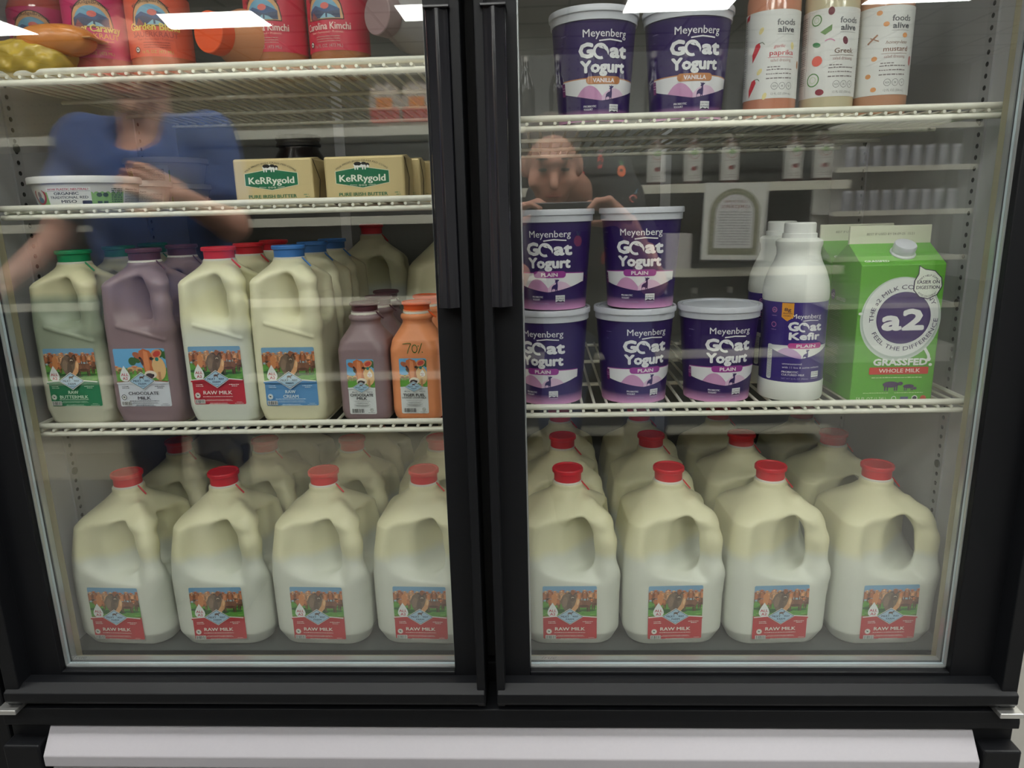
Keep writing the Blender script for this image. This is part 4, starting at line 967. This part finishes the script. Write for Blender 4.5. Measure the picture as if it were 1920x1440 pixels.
for i, (x, y, z, rz, lb) in enumerate(((-.6605, .132, zz, 6, 'white miso tub with green label and red badge, at the front by the wall'),
    (-.6900, .284, zz, -40, 'white miso tub close behind the front one'),
    (-.6930, .440, zz, -100, 'white miso tub at the bottom of the rear stack'), (-.6930, .440, zz+.0462, -100, 'white miso tub on top of the rear stack'))):
    o = ms if i == 0 else dup(ms); o.location = (x, y, z); o.rotation_euler[2] = math.radians(rz); tag(o, lb, 'miso tub', 'miso tubs')

# ------------------------------------------------------------------ ferment jars on the top shelf
def ferment(kind):
    lab, body, t1, t2, ink1, ink2 = {
        'beet': ((206, 52, 112), (196, 88, 80), 'Sweet Caraway', 'SAUERKRAUT', (240, 222, 120), (240, 170, 90)),
        'garden': ((232, 96, 66), (196, 110, 78), 'Garden Blend', 'SAUERKRAUT', (240, 218, 90), (180, 62, 50)),
        'kimchi': ((208, 52, 76), (178, 116, 76), 'Carolina Kimchi', '', (240, 222, 210), (240, 210, 190))}[kind]
    r = empty('ferment_jar')
    MB().lathe([(.036, 0), (.040, .003), (.0415, .008), (.0415, .108), (.038, .118), (.033, .124), (.033, .130)], 44).build('jar_body', mat('ferment_'+kind, body, .15, noise=.25, nscale=90, coat=.5), r)
    MB().lathe([(.0345, .126), (.035, .127), (.035, .141), (.0335, .143), (.0008, .143)], 40).build('jar_lid', plain('jar_lid_metal', (200, 180, 90), rough=.3, metal=.7), r)
    a = Art(); a.band(lambda u: 95, lambda u: 16, -95, 75, 40, lab); a.up()
    ar = [(x, 60+30*math.sqrt(max(0, 1-(x/27)**2))) for x in [-27+54*i/20 for i in range(21)]]
    a.poly([(-27, 54)]+ar+[(27, 54)], (58, 46, 44)); a.up(); a.poly([(-25.8, 55)]+[(x*.95, y-1.2) for x, y in ar]+[(25.8, 55)], (222, 172, 122)); a.up()
    a.poly([(-22.5, 56)]+[(x*.82, 56+(y-60)*.74+3) for x, y in ar]+[(22.5, 56)], (120, 176, 206)); a.up()
    a.poly([(-22, 66), (-12, 72), (-2, 68), (8, 73), (22, 67), (22, 58), (-22, 58)], (70, 96, 140)); a.ell(2, 71, 6, 4, (226, 110, 100)); a.up(); a.poly([(-22, 64), (-10, 67), (4, 63), (22, 66), (22, 56), (-22, 56)], (74, 82, 110)); a.poly([(-6, 56), (2, 62), (10, 60), (16, 56)], (150, 196, 214)); a.poly([(-22, 54), (-16, 64), (-8, 54)], (150, 84, 84)); a.up()
    a.text('BlueRidgeBrinery', 0, 0, 4.6, (52, 36, 34), w=48, arc=(0, 48, 36, 90))
    if kind == 'kimchi':
        a.text(t1, 2, 42, 9.4, ink1, w=66, bold=.015); a.text('Raw \u2022 Fermented \u2022 Probiotic', 2, 37.6, 2.8, ink2, w=46)
    else:
        a.text(t1, 2, 49, 9.4, ink1, w=66, bold=.025); a.text(t2, 2, 40.5, 7, ink2, w=60, bold=.015); a.text('Raw \u2022 Fermented \u2022 Probiotic', 2, 36.4, 2.8, ink2, w=46)
    for i in range(3): a.smalltext(-14, 33-i*3, 34, 1.0, tuple(int(c*.8) for c in ink2), i)
    seal(a, -24, 25, 4, (60, 50, 46)); a.text('16 FL OZ. (473 ML)', 3, 20, 4, tuple(int(c*.8) for c in ink1), w=40)
    a.build('paper_label', wrap(lambda z: .0417, .011, 0, .0417), M['ink'], r, step=2.6)
    return r
ZT_ = S['L1']
jb = ferment('beet'); jg = ferment('garden'); jk = ferment('kimchi')
for o, x, y, rz, tilt, lb in ((dup(jb), -.722, .185, 16, 0, 'pink-labelled ferment jar behind the yellow pouch by the wall'),
        (jb, -.6130, .140, 20, 0, 'pink-labelled sweet caraway sauerkraut jar'), (jg, -.5270, .145, 13, 0, 'orange-labelled garden blend sauerkraut jar'),
        (jk, -.3600, .142, -8, 0, 'red-labelled kimchi jar beside the orange-capped bottle'), (dup(jk), -.2730, .145, -13, 0, 'red-labelled kimchi jar next to the grey-capped bottle')):
    o.location = (x, y, ZT_); o.rotation_euler[2] = math.radians(rz); tag(o, lb, 'jar', 'ferment jars on the top shelf')
# yellow pouch lying in the corner
pf = lambda X, Y, Z: ellips(X, Y, Z, (0, 0, .020), (.062, .038, .026), 2.6)+.002*np.sin(X*190)*np.sin(Y*150+Z*220)
py_ = empty('pickle_pouch', (-.684, .088, ZT_+.0015)); sdf_mesh('pouch_body', pf, (-.075, -.05, -.01), (.075, .05, .052), .003, mat('pouch_yellow', (196, 166, 62), .25, noise=.2, nscale=60), py_)
MB().box(-.074, -.058, -.03, .03, .018, .0195).build('sealed_edge', plain('pouch_edge', (188, 160, 90), rough=.3), py_, smooth=False); tag(py_, 'yellow plastic pouch lying in the corner of the top shelf', 'pouch')
pk = empty('ferment_pouch', (-.640, .086, ZT_+.028)); sdf_mesh('pouch_body', lambda X, Y, Z: ellips(X, Y, Z, (0, 0, .018), (.05, .03, .020), 2.4), (-.06, -.04, -.01), (.06, .04, .05), .003, mat('pouch_orange', (214, 134, 62), .25, noise=.25, nscale=70), pk)
MB().box(.046, .058, -.02, .02, .017, .0185).build('sealed_edge', plain('pouch_edge2', (200, 140, 80), rough=.3), pk, smooth=False); tag(pk, 'orange pouch lying on top of the yellow pouch', 'pouch')
def lying(name, body, cap, loc, rz, L=.15, r=.031, lab=None):
    o = empty(name, loc, rz)
    def ax(prof, nm, m, par, n=36):
        b = MB().lathe(prof, n); b.v = [(x, z, y+r+.0035) for x, y, z in b.v]; return b.build(nm, m, par)
    ax([(.024, .020), (.026, .028), (r*1.25, .055), (r*1.35, .075), (r*1.35, L), (r*1.28, L+.004)], 'bottle_body', body, o)
    ax([(.0245, 0), (.0255, .001), (.0260, .020), (.025, .022)], 'cap', cap, o)
    o.location.z += r*.35
    return o
tag(lying('lying_bottle', mat('orange_drink', (214, 146, 104), .25), plain('cap_bright_orange', (240, 92, 44), rough=.4), (-.424, .062, ZT_), math.radians(-24)), 'amber bottle lying on its side, round orange cap facing out', 'bottle', 'bottles lying on the top shelf')
tag(lying('lying_bottle', plain('grey_bottle', (176, 172, 172), rough=.2), plain('cap_mauve', (152, 128, 130), rough=.4), (-.206, .078, ZT_+.018), math.radians(-38)), 'grey bottle lying on its side, mauve cap facing out', 'bottle', 'bottles lying on the top shelf')
#PART2
# ------------------------------------------------------------------ opposite gondola, seen only as a reflection in the glass
def gondola(name, x0, x1, back, lips, label, peg=True, y=-1.9, dp=.38, top=1.72, low=None):
    o = empty(name, ((x0+x1)/2, y, 0)); hw = (x1-x0)/2
    MB().box(-hw, hw, -dp-.04, -dp, 0, top).build('back_panel', back, o, smooth=False)
    if low:
        MB().box(-hw, hw, -dp, -dp+.02, .12, low[0]).build('lower_shade_panel', low[1], o, smooth=False)  # added dark sheet, its colour stands for shade inside the lower shelves
    if peg:
        h = MB()
        for x in np.arange(-hw+.02, hw, .0254*1.5):
            for z in np.arange(.9, top, .0254*1.5):
                h.add([(x-.004, -dp+.0006, z-.004), (x+.004, -dp+.0006, z-.004), (x+.004, -dp+.0006, z+.004), (x-.004, -dp+.0006, z+.004)], [(0, 1, 2, 3)])
        h.build('peg_holes', M['hole'], o, smooth=False)
    for z in lips:
        s = MB().box(-hw, hw, -dp, -.012, z-.012, z+.004).build('shelf_board', low[1] if low and z < low[0] else back, o, smooth=False)  # lower boards share the painted shade colour
        MB().box(-hw, hw, -.012, 0, z-.022, z+.012).build('price_rail', plain('gond_lip', (222, 218, 202), rough=.4), s, smooth=False, bevel=.002)
    MB().box(-hw, hw, -dp, -.02, 0, .12).build('kick_plate', back, o, smooth=False)
    tag(o, label, 'store shelf'); return o
BEI = plain('gondola_beige', (220, 212, 188), rough=.6); DKG = plain('gondola_dark', (92, 92, 92), rough=.6)
gondola('gondola_shelf', -2.7, -.36, BEI, (.45, .76, 1.075, 1.405, 1.62), 'beige pegboard gondola reflected behind the person in the blue tee', low=(1.39, plain('gondola_shade_dark', (58, 58, 56), rough=.6)))  # dark colour paints in the dim interior of the lower shelves
gondola('gondola_shelf', -.34, 1.18, DKG, (.20, .52, .845, 1.165, 1.40), 'dark pegboard gondola with bottles, reflected beside the photographer')
gondola('gondola_shelf', 1.95, 2.85, plain('gondola_white', (214, 212, 206), rough=.5), (.4, .72, 1.02, 1.30, 1.56), 'white gondola full of jars far down the store', peg=False, y=-4.0, top=1.66)
def put(o, x, y, z, label, cat, group, rz=0):
    o.location = (x, y, z); o.rotation_euler[2] = rz; tag(o, label, cat, group)
sb = empty('sauce_bottle')
MB().lathe([(.032, 0), (.036, .004), (.036, .135), (.030, .150), (.016, .170), (.015, .195)], 24).build('bottle_body', plain('sauce_dark', (70, 34, 34), rough=.15), sb)
MB().lathe([(.018, .188), (.018, .207), (.0008, .208)], 20).build('cap', plain('sauce_cap', (30, 28, 28), rough=.4), sb)
a = Art(); a.band(lambda u: 138, lambda u: 16, -50, 50, 16, (222, 220, 214)); a.up(); a.ring(0, 116, 20, 3, (176, 80, 90), 180, 360); a.ell(0, 120, 14, 10, (110, 150, 90)); a.ell(0, 62, 12, 8, (150, 50, 56)); a.ell(-7, 66, 6, 6, (70, 50, 60)); a.smalltext(-26, 88, 52, 3, (150, 130, 130)); a.smalltext(-22, 34, 44, 3, (150, 130, 130)); a.smalltext(-24, 26, 48, 3, (150, 130, 130))
lb = a.build('paper_label', wrap(lambda z: .0361, 0, PI, .0361), M['ink'], sb, step=5)
first = True
for i, x in enumerate((.455, .595, .735, .975, 1.085)):
    o = sb if first else dup(sb); first = False
    put(o, x, -1.95, 1.171, 'white-labelled sauce bottle reflected on the dark gondola, '+('beside the photographer' if i == 0 else ordn[i]+' going outward'), 'sauce bottle', 'sauce bottles on the opposite gondola')
db = empty('glass_bottle')
MB().lathe([(.030, 0), (.034, .004), (.034, .13), (.028, .155), (.015, .19), (.013, .235)], 24).build('bottle_body', plain('bottle_black_glass', (34, 32, 34), rough=.08), db)
MB().lathe([(.0155, .228), (.0155, .250), (.0008, .251)], 20).build('cap', plain('bottle_cap_silver', (196, 194, 192), rough=.25, metal=.8), db)
first = True; n = 0
for zz_, xs in ((1.406, (-.28, -.16, -.04, .08, .20, .32, .44, .56, .68, .80, .92, 1.04)), (.526, (.38, .50, .62, .76, .90, 1.02))):
    for i, x in enumerate(xs):
        o = db if first else dup(db); first = False
        put(o, x, -1.96, zz_, ('dark glass bottle, dark gondola upper shelf, ' if zz_ > 1 else 'dark glass bottle, dark gondola low shelf, ')+['at the beige gondola end', 'second', 'third', 'fourth', 'fifth', 'sixth', 'seventh', 'eighth', 'ninth', 'tenth', 'eleventh', 'at the open aisle end'][i]+(' of its row' if i < len(xs)-1 else ''), 'bottle', 'dark glass bottles on the opposite gondola')
bx = box('snack_carton', .50, .60, -2.06, -1.94, .851, .99, plain('snack_box', (206, 200, 196), rough=.5)); tag(bx, 'pale snack box on the dark gondola below the sauce bottles', 'box')
# snack bags on the beige gondola
bagf = lambda X, Y, Z: ellips(X, Y, Z, (0, 0, .085), (.062, .03, .088), 3.2)+.0015*np.sin(X*160+Z*90)
first = None
for i, x in enumerate((-.58, -.455)):
    if first is None:
        o = first = empty('snack_bag'); sdf_mesh('bag_body', bagf, (-.08, -.045, -.01), (.08, .045, .19), .006, plain('bag_white', (206, 190, 176), rough=.3), o)
        q = MB().box(-.056, .056, .0305, .0320, .02, .075).build('printed_panel', plain('bag_red', (178, 60, 56), rough=.3), o, smooth=False); MB().box(-.03, .03, .032, .0335, .07, .11).build('printed_panel', plain('bag_orange', (224, 132, 62), rough=.3), o, smooth=False)
    else: o = dup(first)
    put(o, x, -1.96, 1.4125, ['red and white snack bag on the beige gondola, away from its end', 'red and white snack bag at the end of the beige gondola'][i], 'snack bag', 'snack bags on the beige gondola')
first = None
for zz_ in (1.306, 1.026):
    for i in range(9):
        x = 2.06+i*.085
        if first is None:
            o = first = empty('pantry_jar'); MB().lathe([(.030, 0), (.034, .003), (.034, .10), (.028, .12)], 20).build('jar_body', plain('pantry_glass', (150, 150, 156), rough=.2), o); MB().lathe([(.030, .118), (.030, .136), (.0008, .137)], 20).build('lid', plain('pantry_lid', (206, 206, 212), rough=.3), o)
        else: o = dup(first)
        put(o, x, -4.06, zz_, f"clear jar with pale lid on the distant white gondola, {'upper' if zz_ > 1.2 else 'lower'} row, {(ordn+['ninth'])[i]} along", 'jar', 'jars on the distant white gondola')
# framed notice hanging in a plastic sleeve
nt_ = empty('notice_sheet', (.735, -1.85, .895)); nt_.rotation_euler = (math.radians(0), math.radians(1.5), 0)
MB().box(-.118, .118, -.0015, .0, -.005, .28).build('plastic_sleeve', plain('sleeve', (200, 202, 206), rough=.12), nt_, smooth=False)
a = Art(); a.rect(-116, -3, 116, 279, (238, 237, 230)); a.up()
ar = [(94*math.cos(math.radians(t)), 168+92*math.sin(math.radians(t))) for t in range(0, 181, 10)]
a.poly([(94, 14)]+ar+[(-94, 14)], (140, 140, 118)); a.up(); a.poly([(72, 40)]+[(x*.76, 168+(y-168)*.76) for x, y in ar]+[(-72, 40)], (232, 231, 230)); a.up()
for i in range(60):
    r = random.Random(i); t = r.uniform(0, 180) if i < 26 else 0
    if i < 26: a.ell(83*math.cos(math.radians(t)), 168+81*math.sin(math.radians(t)), 5, 3, (172, 170, 146), t+90)
    else: a.ell(r.choice((-83, 83)), 20+r.random()*145, 4, 4, (172, 170, 146))
a.text('CUSTOMER', 0, 208, 9, (150, 90, 100), w=84, bold=.02); a.text('ORDERS', 0, 188, 12, (150, 90, 100), w=104, bold=.03)
for i in range(13): a.smalltext(-60, 172-i*10, 120, 4, (150, 150, 152), i)
a.build('printed_sheet', lambda u, v, h: (-u/1000, h, v/1000), M['ink'], nt_)
tag(nt_, 'printed notice with ornate arch border in a clear sleeve, reflected in the door', 'notice')

# ------------------------------------------------------------------ the two people reflected in the glass
def hand_parts(w, tip_dir, side, curl, s=1.0):
    """capsules of a hand at wrist w, fingers along tip_dir, knuckle line along side, curling towards curl"""
    w = Vector(w); f = Vector(tip_dir).normalized(); sd = Vector(side).normalized(); sd = (sd-f*sd.dot(f)).normalized(); c = Vector(curl).normalized()
    P = []
    for i in range(4):
        k = w+f*.010+sd*(-.022+.0148*i)*s; e = w+f*.085*s+sd*(-.030+.020*i)*s; P.append((k, e, .0125*s, .0105*s))
        L = (.040, .046, .043, .033)[i]*s; m = e+(f*.72+c*.62).normalized()*L; t = m+(f*.25+c*.97).normalized()*L*.85
        P += [(e, m, .0092*s, .0083*s), (m, t, .0082*s, .0068*s)]
    b = w+f*.025*s-sd*.026*s; m = b+(f*.55-sd*.85+c*.35).normalized()*.042*s; t = m+(f*.85-sd*.15+c*.55).normalized()*.036*s
    P += [(b, m, .0125*s, .0105*s), (m, t, .0098*s, .0080*s)]
    return P
def union(parts, k):
    def fn(X, Y, Z):
        d = None
        for p in parts:
            q = ellips(X, Y, Z, p[1], p[2]) if p[0] == 'e' else capsule(X, Y, Z, *p)
            d = q if d is None else smin(d, q, k)
        return d
    return fn
def bounds(parts, pad):
    pts = []
    for p in parts:
        if p[0] == 'e': pts += [np.array(p[1])-np.array(p[2]), np.array(p[1])+np.array(p[2])]
        else:
            r = max(p[2], p[3] if len(p) > 3 else p[2]); pts += [np.array(p[0])-r, np.array(p[0])+r, np.array(p[1])-r, np.array(p[1])+r]
    pts = np.array(pts); return pts.min(0)-pad, pts.max(0)+pad
def person(name, J, cloth, trousers, hands, label, turn, nr=.056, res=.0125):
    r = empty(name, (J['pelvis'][0], J['pelvis'][1], 0)); off = Vector((-J['pelvis'][0], -J['pelvis'][1], 0))
    hd = Vector(J['head']); nk = Vector(J['neck']); V = lambda k: Vector(J[k])
    fdir = Vector(turn).normalized(); rt_ = fdir.cross(Vector((0, 0, 1))).normalized(); upv = rt_.cross(fdir).normalized()
    skin = [('e', tuple(hd+upv*.025-fdir*.012), (.076, .092, .100)), ('e', tuple(hd-upv*.045+fdir*.022), (.056, .062, .066)),
            (tuple(hd+fdir*.082+upv*.012), tuple(hd+fdir*.104-upv*.022), .009, .014), (tuple(hd+fdir*.076-upv*.056-rt_*.02), tuple(hd+fdir*.076-upv*.056+rt_*.02), .009, .009),
            ('e', tuple(hd+rt_*.080-upv*.002-fdir*.01), (.012, .020, .030)), ('e', tuple(hd-rt_*.080-upv*.002-fdir*.01), (.012, .020, .030)),
            (tuple(hd-upv*.04-fdir*.02), tuple(nk), nr, nr), (tuple(nk), tuple((nk+V('chest'))/2), nr, .07),
             (tuple(hd+fdir*.082+upv*.040-rt_*.030), tuple(hd+fdir*.082+upv*.040+rt_*.030), .010, .010), ('e', tuple(hd+fdir*.078-upv*.094), (.020, .020, .016)),
             ('e', tuple(hd+rt_*.045+fdir*.055-upv*.025), (.026, .026, .026)), ('e', tuple(hd-rt_*.045+fdir*.055-upv*.025), (.026, .026, .026))]
    skin += [(tuple(V('chest')), tuple(V('pelvis')), .12, .13)]
    for s in ('l', 'r'):
        skin += [(tuple(V('sh_'+s)), tuple(V('el_'+s)), .046, .038), (tuple(V('el_'+s)), tuple(V('wr_'+s)), .037, .026),
                 (tuple(V('hip_'+s)), tuple(V('kn_'+s)), .075, .052), (tuple(V('kn_'+s)), tuple(V('an_'+s)), .050, .036)]
    lo, hi = bounds(skin, .02)
    P, Q = nets(union(skin, .018), lo, hi, res)
    for s in ('l', 'r'):
        hp = [(tuple(a_), tuple(b_), c_, d_) for a_, b_, c_, d_ in hand_parts(J['wr_'+s], *hands[s])]
        hp.append((tuple(V('wr_'+s)+(V('el_'+s)-V('wr_'+s)).normalized()*.05), tuple(V('wr_'+s)), .0275, .024))
        l2, h2 = bounds(hp, .008); P2, Q2 = nets(union(hp, .005), l2, h2, .0035)
        Q = np.concatenate([Q, Q2+len(P)]); P = np.concatenate([P, P2])
    P = P+np.array(off)
    me = bpy.data.meshes.new('body'); me.from_pydata(P.tolist(), [], Q.tolist()); me.polygons.foreach_set('use_smooth', [True]*len(me.polygons)); me.materials.append(M['skin'])
    b = bpy.data.objects.new('body', me); COL.objects.link(b); b.parent = r
    ch, pv = V('chest'), V('pelvis')
    top = [('e', tuple(ch), (.155, .105, .15)), (tuple(ch-Vector((0, 0, .05))), tuple(pv+Vector((0, 0, .02))), .135, .145), (tuple(V('sh_l')), tuple(V('sh_r')), .056, .056), (tuple(ch+Vector((0, 0, .02))-rt_*.05), tuple(pv+Vector((0, 0, .05))-rt_*.05), .12, .12), (tuple(ch+Vector((0, 0, .02))+rt_*.05), tuple(pv+Vector((0, 0, .05))+rt_*.05), .12, .12)]
    for s in ('l', 'r'):
        e = V('sh_'+s)+(V('el_'+s)-V('sh_'+s))*.62; top.append((tuple(V('sh_'+s)), tuple(e), .060, .062))
    lo, hi = bounds(top, .02); un = union(top, .03); nkc = nk
    tf = lambda X, Y, Z: smax(un(X, Y, Z)+.0025*np.sin(Z*60+X*35), -capsule(X, Y, Z, tuple(nkc+Vector((0, 0, .05))+fdir*.05), tuple(nkc-Vector((0, 0, .015))+fdir*.075), .060), .008)
    tee = sdf_mesh('shirt', tf, lo, hi, .0125, cloth, r); tee.location = off
    leg = []
    for s in ('l', 'r'): leg += [(tuple(V('hip_'+s)), tuple(V('kn_'+s)), .095, .068), (tuple(V('kn_'+s)), tuple(V('an_'+s)), .066, .055)]
    leg.append((tuple(V('hip_l')), tuple(V('hip_r')), .11, .11)); lo, hi = bounds(leg, .02)
    t_ = sdf_mesh('trousers', union(leg, .02), lo, hi, .015, trousers, r); t_.location = off
    for s in ('l', 'r'):
        an = V('an_'+s); sh = [((an.x, an.y-.03, .045), (an.x, an.y+.10, .038), .042, .036)]; lo, hi = bounds(sh, .01)
        q = sdf_mesh('shoe', lambda X, Y, Z, sh=sh: np.maximum(union(sh, .01)(X, Y, Z), -Z), lo, hi, .01, M['shoe'], r); q.location = off
    hs = [('e', tuple(hd+upv*.045-fdir*.035), (.086, .098, .096))]; lo, hi = bounds(hs, .02)
    hf = union(hs, .02); hcut = lambda X, Y, Z: smax(hf(X, Y, Z), (X-hd.x)*fdir.x+(Y-hd.y)*fdir.y+(Z-hd.z)*fdir.z-.035-.35*((Z-hd.z)-.03), .01)+.0015*np.sin(X*260)*np.sin(Z*90)
    h_ = sdf_mesh('hair', hcut, lo, hi, .008, M['hair'], r); h_.location = off
    for s in (-1, 1):
        e = MB().lathe([(.0008, -.0105), (.0075, -.0075), (.0105, 0), (.0075, .0075), (.0008, .0105)], 16).build('eye', plain('eye_dark', (40, 32, 30), rough=.2), r)
        e.location = hd+fdir*.079+rt_*.031*s+upv*.014+off; e.scale = (1.25, .7, .45)
        bw = MB().lathe([(.0008, -.006), (.010, -.003), (.010, .003), (.0008, .006)], 14).build('eyebrow', M['hair'], r); bw.location = hd+fdir*.086+rt_*.033*s+upv*.046+off; bw.scale = (1.7, .6, .5)
    mo = MB().lathe([(.0008, -.007), (.012, -.003), (.012, .003), (.0008, .007)], 16).build('mouth', plain('lips', (160, 84, 80), rough=.5), r); mo.location = hd+fdir*.088-upv*.058+off; mo.scale = (1.8, .7, .55)
    tag(r, label, 'person'); return r
person('person', dict(head=(-.965, -.88, 1.455), neck=(-.972, -.90, 1.335), chest=(-.972, -.90, 1.185), pelvis=(-.975, -.92, .90), sh_l=(-.815, -.90, 1.292), sh_r=(-1.135, -.90, 1.292),
    el_l=(-.765, -.86, 1.075), wr_l=(-.815, -.70, 1.145), el_r=(-1.215, -.86, 1.06), wr_r=(-1.262, -.70, .955), hip_l=(-.89, -.92, .86), hip_r=(-1.06, -.92, .86), kn_l=(-.88, -.90, .48), kn_r=(-1.07, -.90, .48), an_l=(-.87, -.94, .09), an_r=(-1.08, -.94, .09)),
    M['tee'], M['jeans'], {'l': ((-.8, .35, .45), (0, -.3, 1), (-.3, -.9, -.2)), 'r': ((-.25, .75, -.55), (1, .2, 0), (0, -.3, -1))},
    'person in a blue tee reflected in the glass, one hand raised', (0.1, 1, -.12))
pg = person('person', dict(head=(.040, -1.19, 1.215), neck=(.105, -1.30, 1.160), chest=(.165, -1.42, 1.09), pelvis=(.20, -1.60, .74), sh_l=(.222, -1.33, 1.215), sh_r=(.03, -1.45, 1.14),
    el_l=(.325, -1.13, .885), wr_l=(.235, -.990, 1.055), el_r=(-.10, -1.16, .84), wr_r=(-.085, -1.00, 1.03), hip_l=(.29, -1.60, .70), hip_r=(.12, -1.60, .70), kn_l=(.34, -1.30, .42), kn_r=(.06, -1.30, .42), an_l=(.32, -1.52, .09), an_r=(.08, -1.52, .09)),
    M['blackcloth'], M['jeans'], {'l': ((-.75, .12, .62), (0, .8, .5), (-.5, .15, -.85)), 'r': ((.45, .15, .85), (0, .8, .2), (.7, .1, -.6))},
    'person in a black pepper-print shirt taking the picture, reflected in the glass', (0.05, 1, -.35), .046, .0095)
shirt = [c for c in pg.children if c.name.startswith('shirt')][0]
def shirt_print(kind, x, z):
    """a printed vegetable that follows the cloth"""
    a = Art()
    if kind == 'carrot': a.ell(0, 0, 16, 24, (232, 110, 60)); a.line([(0, 22), (-4, 44)], 6, (80, 130, 80)); a.line([(2, 22), (8, 40)], 5, (80, 130, 80))
    elif kind == 'pepper': a.poly([(-8, -34), (6, -34), (12, 0), (8, 20), (-4, 22), (-10, 0)], (220, 70, 70)); a.line([(2, 20), (4, 42), (14, 34)], 4, (200, 120, 130))
    else: a.ring(0, 0, 16, 5, (190, 90, 80), 0, 270); a.line([(10, 20), (22, 40)], 4, (110, 170, 200))
    ok = [(Vector((x, 1, z))-shirt.matrix_world.translation)]
    def mp(u, v, h):
        o_ = Vector((x+u/1400, 1.0, z+v/1400))-pg.location-shirt.location
        hit, loc, nrm, _ = shirt.ray_cast(o_, Vector((0, -1, 0)))
        if not hit: _, loc, nrm, _ = shirt.closest_point_on_mesh(o_+Vector((0, -2.25, 0)))
        p = loc+nrm*(.001+h)+shirt.location; return (p.x, p.y, p.z)
    a.build('shirt_print', mp, M['ink'], pg)
bpy.context.view_layer.update()
for kd, x, z in (('pepper', .135, 1.19), ('carrot', .245, 1.20), ('pepper', .185, 1.235), ('carrot', .12, 1.0), ('swirl', .275, 1.12), ('swirl', .262, 1.06), ('pepper', .20, .95), ('swirl', .14, .88)): shirt_print(kd, x, z)
ph = empty('mobile_phone', (.058, -.9500, 1.040)); tag(ph, 'dark phone held sideways by the person taking the picture', 'phone')
MB().box(-.078, .078, -.004, .004, 0, .074).build('phone_body', M['phone'], ph, smooth=False, bevel=.003)
l_ = MB().lathe([(.008, -.001), (.008, .0015), (.0008, .0016)], 20).build('camera_lens', M['lens'], ph)
l_.rotation_euler = (math.radians(-90), 0, 0); l_.location = (-.055, .0045, .055)
